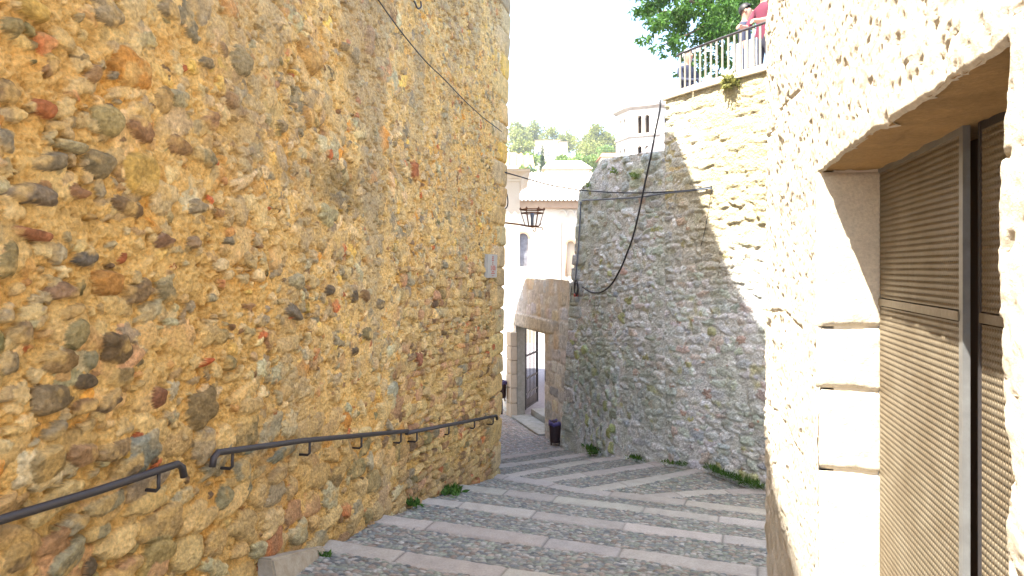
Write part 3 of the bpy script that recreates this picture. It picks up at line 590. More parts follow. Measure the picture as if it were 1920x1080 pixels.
# ------------------------------------------------------------------ 5. stairs and ground
def poly3(pts, n):
    p = np.array(pts, float); L = np.r_[0, np.cumsum(np.linalg.norm(np.diff(p, axis=0), axis=1))]; t = np.linspace(0, L[-1], n)
    return np.stack([np.interp(t, L, p[:, k]) for k in range(3)], -1)
TW = .205
DIRN = np.array([.30, .954])                               # downhill
def lineext(a, b, e0, e1):
    a, b = np.array(a, float), np.array(b, float); d = (b - a) / np.linalg.norm((b - a)[:2]); return [tuple(a - d * e0), tuple(a), tuple(b), tuple(b + d * e1)]
TR = [ ((-2.35, 1.35, -1.50), (1.0, .25, -1.50)), ((-2.05, 2.45, -1.64), (1.0, 1.4, -1.64)), ((-1.8, 3.3, -1.78), (1.2, 2.25, -1.78)), ((-1.56, 4.2, -1.92), (1.35, 3.17, -1.92)),
       ((-1.315, 5.14, -2.05), (1.6, 4.1, -2.05)), ((-1.09, 6.05, -2.19), (1.85, 5.0, -2.19)), ((-.84, 7.04, -2.37), (2.2, 5.95, -2.37)), ((-.555, 8.18, -2.60), (2.59, 6.99, -2.60)) ]
main = [lineext(a, b, .25 if i < 7 else .2, 1.2 if i < 4 else 2.2) for i, (a, b) in enumerate(TR)]
T0 = [(-.5, 9.98, -2.97), (-.236, 9.76, -2.95), (.279, 9.45, -2.93), (.90, 8.90, -2.88), (1.59, 8.60, -2.86), (2.97, 8.02, -2.84), (4.9, 7.25, -2.84)]
def bez(p, n=40):
    q = poly3(p, 200); k = np.ones(25) / 25; r = np.stack([np.convolve(np.pad(q[:, j], 12, mode='edge'), k, 'valid') for j in range(3)], -1); r[0], r[-1] = q[0], q[-1]; return r[np.linspace(0, 199, n).astype(int)]
T0 = bez(T0)
J = lambda x: tuple(np.array([x, np.interp(x, T0[:, 0], T0[:, 1]), np.interp(x, T0[:, 0], T0[:, 2]) - .012]))
T1 = [J(1.55), (2.4, 8.92, -2.91), (3.4, 9.12, -2.95), (3.9, 9.2, -2.96)]
FN = [ [J(.90), (2.0, 9.58, -2.93), (2.75, 10.10, -2.96)], [J(.279), (1.4, 10.2, -3.02), (2.32, 10.92, -3.10)], [J(-.16), (1.0, 11.0, -3.13), (1.9, 11.95, -3.30)],
       [(-.6, 10.95, -3.21), (-.26, 11.24, -3.25), (1.47, 13.1, -3.55)], [(-.7, 12.3, -3.52), (-.27, 12.8, -3.55), (1.1, 14.22, -3.75)] ]
RISE = .065
def uphill(p):
    d = np.gradient(p[:, :2], axis=0); d /= np.linalg.norm(d, axis=1)[:, None] + 1e-9; n = np.stack([d[:, 1], -d[:, 0]], -1); return n      # towards the camera side
def tread(pts, tid, light=1.0, wdt=TW):
    n0 = np.array(pts); L = np.linalg.norm(np.diff(n0, axis=0), axis=1).sum(); n = int(L / .016); p = poly3(pts, n); up = uphill(p); sl = np.linspace(0, L, n)
    j = [0]; 
    while j[-1] < L: j.append(j[-1] + RNG.uniform(.55, 1.05))
    k = np.searchsorted(j, sl, side='right'); cols = np.array([np.array([.385, .35, .305]) * RNG.uniform(.9, 1.1) * (1 + RNG.normal(0, .014, 3)) for _ in range(len(j) + 1)])[k] * light
    jd = np.min(np.abs(sl[:, None] - np.array(j)[None]), 1); gap = np.exp(-(jd / .009) ** 2)
    wob = .008 * fbm(sl, sl * 0, 2.2, tid, 3) + .01 * RNG.normal(0, 1, len(j) + 1)[k] * .5
    dz = (RNG.normal(0, .004, len(j) + 1))[k]
    prof = [(wdt + .02, -.05), (wdt, -.010), (wdt - .015, 0)] + [(wdt * f, .0) for f in np.linspace(.9, .2, 9)] + [(.03, -.001), (.012, -.006), (.002, -.018), (0, -.035), (0, -.15)]
    Pt = np.zeros((n, len(prof), 3)); Ct = np.zeros_like(Pt)
    for i, (o, z) in enumerate(prof):
        nn = fbm(p[:, 0] + up[:, 0] * o, p[:, 1] + up[:, 1] * o, 12, tid + 3, 4)
        Pt[:, i, :2] = p[:, :2] + up * (o + wob)[:, None] if np.ndim(o + wob) else p[:, :2]
        Pt[:, i, 2] = p[:, 2] + z + dz + .005 * nn - gap * .012 * (z > -.03); Ct[:, i] = cols * (1 + .14 * nn)[:, None] * (1 - .5 * gap)[:, None]
    o = link("step_edge", gridmesh("step_edge", Pt, Ct), M['tread']); tag(o, kind='structure'); return o
def backedge(p): return p[:, :] + np.concatenate([uphill(p) * TW, np.full((len(p), 1), -.014)], 1)
def patch(A, B, res=.012, tint=(1, 1, 1), name="cobbled_steps"):
    """cobbles between the foot of edge A and the back of edge B"""
    A, B = np.array(A), np.array(B); LA = np.linalg.norm(np.diff(A, axis=0), axis=1).sum(); n = max(int(LA / res), 20); A = poly3(A, n); B = poly3(B, n)
    m = max(int(np.linalg.norm(A - B, axis=1).max() / res), 8); f = np.linspace(-.03, 1.03, m)[:, None, None]; Pp = A[None] * (1 - f) + B[None] * f
    x, y = Pp[..., 0], Pp[..., 1]; rx, ry = x * .96 - y * .27, x * .27 + y * .96
    d1, d2, ids = cells(rx + .012 * fbm(x, y, 9, 3, 2), ry, .050, .032, 7); e = np.clip(d2 - d1, 0, 1)
    hgt = .016 * np.sqrt(np.clip(1 - (d1 / .85) ** 2, 0, 1)) * np.clip(e * 4, 0, 1) ** .6; hv = _T[5].ravel()[ids]; hgt *= .7 + .6 * hv
    Pp[..., 2] += hgt + .012 * fbm(x, y, 1.6, 9, 3) - .008
    pal = np.array([(.23, .235, .20), (.30, .29, .25), (.19, .205, .195), (.32, .27, .22), (.26, .28, .22), (.16, .165, .165), (.37, .35, .31), (.24, .19, .15)]) * 1.12
    c = pal[(_T[6].ravel()[ids] * 7.99).astype(int)] * (.75 + .5 * _T[8].ravel()[ids])[..., None]
    mo = np.clip(1 - e * 5, 0, 1)[..., None]; dust = np.array([.17, .165, .13]); c = c * (1 - mo) + dust * mo
    g = np.clip(fbm(x, y, 1.1, 14, 4) * 1.2 - .1, 0, .5)[..., None] * mo; c = c * (1 - g) + g * np.array([.13, .19, .07])
    c *= np.array(tint) * .84
    o = link(name, gridmesh(name, Pp, np.clip(c, .02, .7)), M['cobble']); tag(o, kind='structure'); return o
drop = lambda p, d=RISE: np.array(p) - np.array([0, 0, d])
for i, t in enumerate(main): tread(t, i)
tread(T0, 20); tread(T1, 21)
for i, t in enumerate(FN): tread(t, 22 + i)
big = lambda t: poly3(t, 60)
for i in range(len(main) - 1): patch(drop(big(main[i])), backedge(big(main[i + 1])), .05 if i < 3 else .0095)
a = big(main[-1]); patch(drop(a), backedge(poly3(T0, 60)), .012)
sel = T0[T0[:, 0] > 1.5]; patch(drop(sel), backedge(big(T1)) - np.array([0, 0, .0]), .013)
seg = np.concatenate([T0[(T0[:, 0] > .9) & (T0[:, 0] < 1.5)], np.array(T1)]); patch(drop(seg), backedge(big(FN[0])), .014)
patch(drop(big(FN[0])), backedge(big(FN[1])), .014); patch(drop(big(FN[1])), backedge(big(FN[2])), .014)
f2 = [(-.6, 9.9, -2.98)] + FN[2]; patch(drop(big(f2)), backedge(big(FN[3])), .015); patch(drop(big(FN[3])), backedge(big(FN[4])), .016)
# landing in front of the gate, then the square beyond it
patch(drop(big(FN[4]), .05), [(-4.0, 20.5, -3.86), (-.9, 20.6, -3.86), (1.0, 15.6, -3.86)], .03, (1.35, 1.3, 1.4), "landing")
gx_ = np.r_[np.linspace(-300, -12, 20), np.linspace(-10, 30, 20), np.linspace(40, 300, 20)]; gy_ = np.r_[-30, -10, 5, 14, 20, 26, 32, 40, 52, 60, np.linspace(70, 420, 60)]
Xg, Yg = np.meshgrid(gx_, gy_); Zg = -3.9 + 40 * np.clip((Yg - 60) / 190, 0, 1) ** 1.15 + 6 * fbm(Xg, Yg, .012, 3, 4) * np.clip((Yg - 60) / 100, 0, 1) - 14 * np.clip((Yg - 260) / 160, 0, 1)
o = link("ground", gridmesh("ground", np.stack([Xg, Yg, Zg], -1)[:10], None), M['paving']); tag(o, kind='structure')
o = link("hillside", gridmesh("hillside", np.stack([Xg, Yg, Zg], -1)[9:], None), M['hill']); tag(o, kind='structure')
def hill_z(x, y): return float(-3.9 + 40 * np.clip((y - 60) / 190, 0, 1) ** 1.15 + 6 * fbm(np.array([x]), np.array([y]), .012, 3, 4)[0] * np.clip((y - 60) / 100, 0, 1))
# kerb wedge along the wall foot
mb = MB(); a, b = LW.hit(596, 994)[0], LW.hit(480, 1090)[0]
v0 = [mb.bm.verts.new(tuple(LW.pos(np.array(q), z, h))) for q, z, h in ((a, -2.02, .0), (a, -2.02, .06), (a, -2.3, .10), (a, -2.3, 0))]
v1 = [mb.bm.verts.new(tuple(LW.pos(np.array(q), z, h))) for q, z, h in ((b, -1.80, .0), (b, -1.80, .11), (b, -2.15, .20), (b, -2.15, 0))]
for k in range(4): mb.bm.faces.new((v0[k], v0[(k + 1) % 4], v1[(k + 1) % 4], v1[k]))
mb.bm.faces.new(v0); mb.bm.faces.new(v1); bmesh.ops.bevel(mb.bm, geom=mb.bm.edges[:], offset=.012, segments=2, affect='EDGES')
o = mb.build("kerb_stone", M['kerb']); tag(o, "sloping pale kerb stone along the foot of the ochre wall", "kerb")

# ------------------------------------------------------------------ 6. handrails
def rail(name, label, pts, br, elbows):
    P3 = [Vector(Lp(u, v, .085)) for u, v in pts]; root = empty(name, tuple(P3[0])); tag(root, label, "handrail", "handrails fixed to the ochre wall")
    e0, e1 = elbows
    if e0: P3 = [P3[0] + Vector(e0) * 1.0, P3[0] + Vector(e0) * .35 + (P3[1] - P3[0]).normalized() * .012] + [P3[0] + (P3[1] - P3[0]).normalized() * .045] + P3[1:]
    if e1: P3 = P3[:-1] + [P3[-1] + (P3[-2] - P3[-1]).normalized() * .045, P3[-1] + Vector(e1) * .35 + (P3[-2] - P3[-1]).normalized() * .012, P3[-1] + Vector(e1)]
    MB().tube(P3, .0185, 12).build("rail", M['iron'], root)
    for (u, v) in br:
        s_, z_ = LW.hit(u, v, .085); a = LW.pos(np.array(s_), z_ - .012, .085); b = LW.pos(np.array(s_), z_ - .085, .085); c = LW.pos(np.array(s_), z_ - .10, .07); d = LW.pos(np.array(s_), z_ - .10, -.02)
        MB().tube([a, b, c, d], .009, 8).build("bracket", M['iron'], root)
dn = (0, 0, -.075)
rail("handrail", "dark iron handrail at the bottom left, ending in a downturned elbow, nearest", [(-160, 1018), (0, 975), (180, 921), (345, 866)], [(-20, 982), (298, 882)], (None, dn))
rail("handrail", "dark iron handrail in the middle of the ochre wall, bent down at its upper end", [(398, 850), (570, 826), (764, 808)], [(436, 846), (581, 826), (678, 817), (752, 810)], (dn, None))
rail("handrail", "dark iron handrail reaching the far corner of the ochre wall", [(762, 812), (850, 795), (932, 779)], [(782, 809), (842, 798), (890, 788), (925, 782)], (None, (0, 0, -.06)))

# ------------------------------------------------------------------ 7. cables, plaque, lamp
def cable(label, pts, r, m, cat="cable", name="cable", group=None):
    q = poly3(pts, max(len(pts) * 6, 12)); k = np.ones(5) / 5; sm = np.stack([np.convolve(np.pad(q[:, j], 2, mode='edge'), k, 'valid') for j in range(3)], -1); sm[0], sm[-1] = q[0], q[-1]
    o = MB().tube([tuple(p) for p in sm], r, 6).build(name, m); tag(o, label, cat, group); return o
Gp = lambda u, v, h=.05: tuple(GW.pt(u, v, h))
cable("thin dark cable sloping down the upper part of the ochre wall to its corner", [Lp(700, -14, .06), Lp(730, 30, .06), Lp(760, 70, .065), Lp(800, 118, .06), Lp(830, 145, .06), Lp(870, 188, .06), Lp(905, 220, .065), Lp(941, 247, .07)], .0055, M['cable'])
corner = Vector(Lp(943, 322, .02))
cable("dark cable strung from the ochre corner to the grey wall and along it", [tuple(corner), tuple(corner.lerp(Vector(Gp(1090, 357, .06)), .5) - Vector((0, 0, .04))), Gp(1090, 357, .06), Gp(1150, 361), Gp(1200, 362), Gp(1250, 360), Gp(1290, 358), Gp(1335, 350)], .011, M['cable'])
cable("blue-grey cable fixed level on the grey wall below the dark one", [Gp(1091, 376), Gp(1130, 374), Gp(1200, 370), Gp(1250, 362), Gp(1290, 358), Gp(1334, 353)], .012, M['wire_grey'])
cable("blue-grey conduit running down the left end of the grey wall", [Gp(1089, 378), Gp(1087, 420, .06), Gp(1084, 470, .06), Gp(1079, 520, .07), Gp(1078, 532, .07)], .014, M['wire_grey'], "conduit", "conduit")
cable("thick black cable hanging in a deep curve across the grey wall", [tuple(GW.pos(np.array(4.42), 2.6, .06)), Gp(1240, 195, .07), Gp(1232, 230, .07), Gp(1221, 290, .09), Gp(1210, 340, .09), Gp(1200, 390, .09), Gp(1187, 445, .09), Gp(1166, 500, .09), Gp(1147, 534, .08), Gp(1128, 549, .08), Gp(1108, 549, .08), Gp(1092, 538, .08)], .015, M['cable'])
cable("faint thin wire dropping down the sunlit part of the grey wall", [Gp(1335, 353), Gp(1328, 400, .03), Gp(1320, 440, .03), Gp(1314, 462, .03)], .005, M['cable'])
coil = empty("plug_socket", Gp(1080, 556, .06)); tag(coil, "coiled black cable with a red and white plug hanging on the grey wall end", "plug")
mb = MB(); c0 = Vector(Gp(1080, 538, .08)); xa = Vector(GW.pos(np.array(7.4), 0., 0) - GW.pos(np.array(7.3), 0., 0)).normalized()
for k in range(3):
    rr = (.085, .10, .075)[k]; cc = c0 + Vector((0, -.02 * k, -.02 * k)); mb.tube([cc + (xa * math.cos(t) * rr * .95 + Vector((0, 0, 1)) * math.sin(t) * rr * 1.5) for t in np.linspace(0, 6.283, 22)], .011, 6, False)
mb.tube([c0 + Vector((-.08, -.03, .02)), c0 + Vector((-.1, -.03, -.12)), c0 + Vector((-.1, -.02, -.3))], .008, 6); mb.build("cable_coil", M['cable'], coil)
cp = Vector(Gp(1080, 556, .07)); MB().lathe([(0, -.11), (.035, -.11), (.045, -.02), (.045, .0), (0, .0)], cp, 14).build("socket", M['white'], coil)
MB().lathe([(0, 0), (.048, 0), (.048, .05), (.02, .07), (0, .07)], cp, 14).build("plug_ring", M['red'], coil)
# plaque
pl = empty("wall_plaque", Lp(921, 497, .04)); tag(pl, "small white enamel plaque with red lettering near the far corner of the ochre wall", "plaque")
sa, zc = LW.hit(914, 498, .05); sb, _ = LW.hit(931, 498, .05); h = .2
fl = lambda o: (lambda x, z, hh: tuple(LW.pos(np.array(x), z, hh + o)))
MB().poly([(sa, zc - .16), (sb, zc - .16), (sb, zc + .15), (sa, zc + .15)], [], fl(.058), .05).build("plate", M['white'], pl)
mb = MB()
for (a0, a1, zz_, t) in [(.42, .62, .118, .008), (.42, .58, .095, .008), (.40, .62, .072, .008), (.48, .54, .044, .012), (.48, .54, .02, .012), (.3, .42, -.006, .008), (.5, .78, -.006, .008), (.3, .42, -.03, .008), (.46, .82, -.03, .01), (.3, .42, -.054, .008), (.5, .82, -.054, .008), (.42, .66, -.08, .008), (.36, .76, -.102, .008), (.42, .62, -.134, .006)]:
    L_ = sb - sa; mb.poly([(sa + L_ * a0, zc + zz_ - t), (sa + L_ * a1, zc + zz_ - t), (sa + L_ * a1, zc + zz_ + t * .6), (sa + L_ * a0, zc + zz_ + t * .6)], [], fl(.0605), .003)
mb.build("lettering", M['red'], pl)
# iron lantern on a bracket
LY = 10.35; lc = Vector(at(998, 426, LY)); lamp = empty("wall_lantern", tuple(lc)); tag(lamp, "rusted iron lantern frame on a bracket beyond the ochre corner", "lantern")
mb = MB(); mb.tube([at(940, 417, LY), at(975, 421, LY), at(1000, 426, LY)], .013, 8); mb.tube([at(1000, 426, LY), at(1010, 424, LY), at(1014, 419, LY)], .010, 6)
def scroll(c, r, a0, a1, n=10): return [(c[0] + r * math.cos(a) * (1 - .04 * k), c[1], c[2] + r * math.sin(a) * (1 - .04 * k)) for k, a in enumerate(np.linspace(a0, a1, n))]
c1 = Vector(at(1002, 431.5, LY)); mb.tube([at(1004, 427, LY)] + scroll(c1, .025, .6, -4), .008, 6); c2 = Vector(at(1016, 429, LY)); mb.tube([at(1005, 426, LY)] + scroll(c2, .018, 1.6, -2.4), .007, 6)
mb.build("bracket", M['rust'], lamp)
zl, zh = lc.z + .015, at(998, 396, LY)[2]; R0, R1 = .105, .165; cx, cy = lc.x, lc.y
mb = MB()
for (r, z, t) in ((R0, zl, .008), (R1, zh - .03, .010), (R1 + .012, zh + .022, .010)): mb.tube([(cx + r * math.cos(a), cy + r * math.sin(a), z) for a in np.linspace(0, 2 * math.pi, 7)], t, 6, False)
for k in range(6):
    a = k * math.pi / 3; p = lambda r, z: (cx + r * math.cos(a), cy + r * math.sin(a), z); mb.tube([p(R0, zl), p(R1, zh - .03), p(R1 + .012, zh + .022)], .006, 6); mb.lathe([(0, -.02), (.014, -.01), (.018, .005), (.008, .022), (0, .03)], p(R1 + .014, zh + .03), 8)
mb.build("frame", M['rust'], lamp); MB().lathe([(0, 0), (.022, 0), (.022, .12), (.03, .16), (.03, .2), (0, .2)], (cx, cy, zl), 12).build("lamp_holder", M['wire_grey'], lamp)
# hook of wire high on the wall
cable("short bent wire hook high on the ochre wall near its far end", [Lp(776, 2, .03), Lp(779, 6, .06), Lp(781, 14, .07), Lp(786, 17, .07), Lp(790, 12, .06), Lp(789, 3, .03)], .008, M['cable'], "hook", "wire_hook")
cable("short loose cable hanging beside the ochre corner above the lantern", [Lp(945, 355, .03), at(951, 365, 10.1), at(953, 382, 10.1), at(950, 391, 10.1), at(943, 394, 10.15)], .010, M['cable'])

# ------------------------------------------------------------------ 8. bins
def bin_(loc, label):
    root = empty("litter_bin", loc); tag(root, label, "litter bin", "litter bins beside the gate")
    x, y, z = loc
    MB().lathe([(0, .09), (.105, .09), (.112, .10), (.128, .50), (.132, .52), (.122, .52), (.115, .42), (0, .42)], loc, 24).build("bucket", M['bin'], root)
    pts = [(.118, .44), (.124, .525), (.14, .535), (.146, .50), (.144, .455), (.137, .45)]
    me = MB().lathe(pts, loc, 36).build("bag", M['bag'], root).data
    for v in me.vertices:
        a = math.atan2(v.co.y - y, v.co.x - x); v.co.z += .012 * math.sin(a * 5 + 1) + .008 * math.sin(a * 11)
    for sx in (-1, 1): MB().box((x + sx * .085, y, z + .07), (.03, .03, .14), None, .004).build("leg", M['bin'], root)
bin_((at(1041, 838, 14.45)[0], 14.45, -3.80), "dark brown litter bin with purple bag against the grey wall foot")
bin_((at(940.5, 765, 17.6)[0], 17.6, -3.47), "purple litter bin half hidden behind the ochre corner")
o = MB().tube([(at(940.5, 765, 17.6)[0], 17.6, -3.9), (at(940.5, 765, 17.6)[0], 17.6, -3.44)], .03, 8).build("bin_post", M['bin']); b2 = [q for q in SC.objects if q.name.startswith("litter_bin")][-1]
o.parent = b2; o.matrix_parent_inverse = Matrix.Translation(b2.location).inverted()

# ------------------------------------------------------------------ 9. railing on the high wall
rl = empty("railing", tuple(GW.pos(np.array(2.5), 2.66, -.15))); tag(rl, "metal terrace railing with upright bars on top of the grey wall", "railing")
s0r, s1r = .3, 4.20
mb = MB(); mb.tube([tuple(GW.pos(np.array(q), 3.29, -.15)) for q in np.linspace(s0r, s1r, 30)] + [tuple(GW.pos(np.array(s1r + .1), 3.285, -.17))], .018, 8); mb.build("top_rail", M['iron'], rl)
MB().tube([tuple(GW.pos(np.array(q), 2.74, -.15)) for q in np.linspace(s0r, s1r, 30)], .011, 6).build("bottom_rail", M['iron'], rl)
q = s1r
k = 0
while q > s0r:
    x, y, n = GW.at(np.array(q)); c = GW.pos(np.array(q), 2.97, -.15); MB().box(c, (.032, .012, .62), Matrix.Rotation(math.atan2(n[0], -n[1]), 3, 'Z')).build("bar", M['railing'], rl); q -= .108
# terrace slab behind it
mb = MB(); f0 = [tuple(GW.pos(np.array(q), 2.52, -.45)) for q in np.linspace(0, STEP - .1, 10)]; ring = f0 + [(2.9, 26, 2.52), (26, 26, 2.52), (26, 4, 2.52)]
vt = [mb.bm.verts.new(p) for p in ring]; vb = [mb.bm.verts.new((p[0], p[1], -4.0)) for p in ring]; mb.bm.faces.new(vt)
for k in range(len(ring)): mb.bm.faces.new((vt[k], vt[(k + 1) % len(ring)], vb[(k + 1) % len(ring)], vb[k]))
o = mb.build("terrace", M['paving']); tag(o, kind='structure')

# ------------------------------------------------------------------ 10. people on the terrace
def skin_mesh(name, nodes, edges, sub=2):
    me = bpy.data.meshes.new(name); me.from_pydata([n[:3] for n in nodes], edges, []); o = bpy.data.objects.new(name, me); SC.collection.objects.link(o)
    o.modifiers.new("Skin", 'SKIN'); 
    for i, n in enumerate(nodes): me.skin_vertices[0].data[i].radius = (n[3], n[4] if len(n) > 4 else n[3])
    me.skin_vertices[0].data[0].use_root = True
    m = o.modifiers.new("Sub", 'SUBSURF'); m.levels = sub; m.render_levels = sub
    dg = bpy.context.evaluated_depsgraph_get(); dg.update(); r = bpy.data.meshes.new_from_object(o.evaluated_get(dg)); bpy.data.objects.remove(o)
    r.name = name
    for p in r.polygons: p.use_smooth = True
    return r
def person(loc, rz, label, shirt, hairm, armpose=0, scale=1.0, sit=False, cap=False):
    root = empty("person", (0, 0, 0)); tag(root, label, "person")
    hz = .93 if not sit else .42
    N = [(0, 0, hz, .15, .11), (0, 0, hz + .17, .14, .10), (0, .01, hz + .36, .165, .115), (0, .02, hz + .49, .12, .09), (0, 0, hz + .57, .055), (0, -.02, hz + .64, .07, .075), (0, -.025, hz + .73, .085, .10), (0, -.015, hz + .79, .07, .085)]
    E = [(i, i + 1) for i in range(7)]
    for sx in (-1, 1):
        b = len(N)
        if armpose: N += [(sx * .19, .02, hz + .46, .06), (sx * .25, -.10, hz + .22, .047), (sx * .16, -.33, hz + .17, .036), (sx * .13, -.40, hz + .18, .03)]
        else: N += [(sx * .19, .02, hz + .46, .06), (sx * .25, .03, hz + .20, .047), (sx * .25, -.06, hz - .04, .036), (sx * .24, -.08, hz - .12, .03)]
        E += [(3, b), (b, b + 1), (b + 1, b + 2), (b + 2, b + 3)]
        if True:
            h0 = N[b + 3]                                                 # fingers and thumb
            for f in range(4):
                c = len(N); N += [(h0[0] + (f - 1.5) * .016, h0[1] - .035, h0[2] - .03 - .004 * (f % 2), .008), (h0[0] + (f - 1.5) * .015, h0[1] - .045, h0[2] - .075 + .008 * abs(f - 1.4), .007)]; E += [(b + 3, c), (c, c + 1)]
            c = len(N); N += [(h0[0] - sx * .035, h0[1] - .02, h0[2] - .01, .009)]; E += [(b + 3, c)]
    for sx in (-1, 1):
        b = len(N)
        if sit: N += [(sx * .1, -.02, hz - .02, .09), (sx * .13, -.42, hz + .02, .06), (sx * .13, -.42, .08, .042), (sx * .13, -.54, .035, .034)]
        else: N += [(sx * .1, 0, hz - .08, .09), (sx * .11, -.01, hz - .45, .063), (sx * .11, .02, .08, .043), (sx * .12, -.11, .035, .035)]
        E += [(0, b), (b, b + 1), (b + 1, b + 2), (b + 2, b + 3)]
    me = skin_mesh("body", N, E)
    me.materials.clear()
    for m_ in (M['skin'], shirt, M['trousers']): me.materials.append(m_)
    for p in me.polygons:
        c = p.center; head = c.z > hz + .55 and abs(c.x) < .16; ax = abs(c.x) > .2 or (armpose and c.y < -.16)
        forearm = (armpose and c.y < -.13 and c.z > hz - .1 and abs(c.x) > .08 and not sit) or (not armpose and abs(c.x) > .2 and c.z < hz + .17)
        p.material_index = 0 if head or forearm else (1 if c.z > hz + .02 else 2)
    o = link("body", me, None, root)
    def blob(name, c, r, m_, keep=None):
        b_ = bmesh.new(); bmesh.ops.create_uvsphere(b_, u_segments=20, v_segments=14, radius=1)
        if keep: bmesh.ops.delete(b_, geom=[v for v in b_.verts if not keep(v.co)], context='VERTS')
        for v in b_.verts: v.co = Vector((c[0] + v.co.x * r[0], c[1] + v.co.y * r[1], c[2] + v.co.z * r[2]))
        mm = bpy.data.meshes.new(name); b_.to_mesh(mm); b_.free()
        for p in mm.polygons: p.use_smooth = True
        return link(name, mm, m_, root)
    hc = (0, -.02, hz + .745)
    blob("hair", (hc[0], hc[1] + .012, hc[2] + .015), (.092, .112, .115), M['capwhite'] if cap else hairm, lambda v: v.z > -.25 + .9 * max(-v.y, 0) or v.y > .45 and v.z > -.7)
    blob("nose", (0, hc[1] - .098, hc[2] - .02), (.012, .02, .022), M['skin'])
    for sx in (-1, 1): blob("ear", (sx * .082, hc[1] + .01, hc[2] - .02), (.012, .02, .03), M['skin']); blob("eye", (sx * .032, hc[1] - .083, hc[2] + .005), (.011, .008, .007), M['hair'])
    blob("mouth", (0, hc[1] - .088, hc[2] - .062), (.022, .008, .006), M['red'])
    root.location = loc; root.rotation_euler = (0, 0, rz); root.scale = (scale,) * 3
    return root
TZ = 2.52
def onterr(u, Y): return ((u - 960) / F * Y, Y, TZ)
person(onterr(1397, 11.2), math.radians(70), "dark-haired person in dark clothes behind the terrace railing", M['shirt_dark'], M['hair'], 0, 1.0)
person(onterr(1434, 10.35), math.radians(-60), "person in a crimson shirt leaning at the railing by the sunlit house", M['shirt_red'], M['hair'], 1, 1.0)
person(onterr(1289, 11.4), math.radians(30), "seated person with a white cap behind the left end of the railing", M['shirt_dark'], M['hair'], 1, .86, True, True)
bx_ = onterr(1289, 11.4); mb = MB(); mb.box((bx_[0], bx_[1] + .03, TZ + .28), (.5, .3, .05), None, .01)
for sx in (-.2, .2): mb.box((bx_[0] + sx, bx_[1] + .03, TZ + .13), (.05, .26, .26))
o = mb.build("stool", M['cream']); tag(o, "low bench under the seated person with the white cap", "bench")
mb = MB(); x, y, n = GW.at(np.array(2.95)); ang = math.atan2(n[0], -n[1])
for (q, dz, wd, hh) in ((2.88, 0, .2, .44), (3.1, .02, .16, .4)): mb.box(GW.pos(np.array(q), 2.93 + dz, -.2), (wd, .02, hh), Matrix.Rotation(ang, 3, 'Z'), .006)
o = mb.build("printed_cloth", M['cloth_pale']); tag(o, "pale blue and white printed cloth hung inside the terrace railing", "cloth")

# ------------------------------------------------------------------ 11. foliage
def leaves(name, pos, nrm_dir, size, asp, m, parent, seed=0, droop=.3):
    """one small bent quad per leaf"""
    g = np.random.default_rng(seed); n = len(pos); d = g.normal(0, 1, (n, 3)); d[:, 2] -= droop; d += nrm_dir; d /= np.linalg.norm(d, axis=1)[:, None]
    u = np.cross(d, g.normal(0, 1, (n, 3))); u /= np.linalg.norm(u, axis=1)[:, None] + 1e-9; L = size * g.uniform(.6, 1.3, (n, 1)); Wd = L * asp
    V = np.stack([pos, pos + d * L * .5 + u * Wd * .5, pos + d * L, pos + d * L * .5 - u * Wd * .5], 1).reshape(-1, 3); Q = np.arange(4 * n).reshape(n, 4)
    c = np.repeat(np.clip(g.beta(1.6, 1.8, n), 0, 1), 4)[:, None] * np.ones(3)
    return link(name, npmesh(name, V, Q, c, smooth=False), m, parent)
def blobpts(blobs, n, seed, shell=.45):
    g = np.random.default_rng(seed); vol = np.array([b[3] * b[4] * b[5] for b in blobs]) ** .8; k = g.choice(len(blobs), n, p=vol / vol.sum()); B = np.array(blobs)[k]
    v = g.normal(0, 1, (n, 3)); v /= np.linalg.norm(v, axis=1)[:, None]; r = (shell + (1 - shell) * g.random((n, 1))) ** .8
    return B[:, :3] + v * r * B[:, 3:6], v
# tree over the terrace
tb = Vector((6.2, 17.5, TZ)); tree = empty("leafy_tree", tuple(tb)); tag(tree, "green leafy tree overhanging the terrace behind the railing", "tree")
g = np.random.default_rng(5); blobs = []
for (u, v, Y, r) in [(1230, 10, 15.0, .5), (1250, 55, 14.6, .42), (1262, 88, 14.4, .28), (1285, 28, 15, .6), (1310, 65, 15, .55), (1345, 22, 15.4, .7), (1340, 85, 15, .42), (1385, 10, 15.5, .6), (1395, 52, 15.3, .45), (1430, 20, 15.6, .6), (1310, -40, 15.6, .9), (1380, -60, 16, 1.1), (1250, -40, 15.3, .6), (1440, -50, 16.4, 1.1), (1222, -5, 14.8, .4), (1365, 100, 15, .3), (1290, 108, 14.7, .26), (1480, 0, 16.4, .9), (1240, 92, 14.3, .15), (1215, 30, 14.6, .18), (1300, 125, 15.2, .3), (1335, 118, 15.2, .35), (1322, 140, 15.6, .3), (1280, 75, 14.9, .35), (1330, 45, 15.2, .5)]:
    p = at(u, v, Y)
    for _ in range(5): blobs.append((p[0] + g.normal(0, r * .5), p[1] + g.normal(0, r * .6), p[2] + g.normal(0, r * .4), r * g.uniform(.3, .6), r * g.uniform(.3, .6), r * g.uniform(.2, .42)))
pts, nv = blobpts(blobs, 24000, 3, .1); leaves("crown", pts, nv * .4 + np.array([-.3, 0, -.3]), .125, .36, M['leaf'], tree, 4, .7)
mb = MB(); hub = tb + Vector((-.5, -.3, 3.4)); mb.tube([tb, tb + Vector((-.1, 0, 1.6)), hub], .2, 10, rr=[.24, .18, .15])
for b in blobs[2::10]:
    e = Vector(b[:3]); md = hub.lerp(e, .5) + Vector((0, 0, .25)); mb.tube([hub, md, e], .05, 6, rr=[.08, .04, .012])
mb.build("trunk", M['bark'], tree)
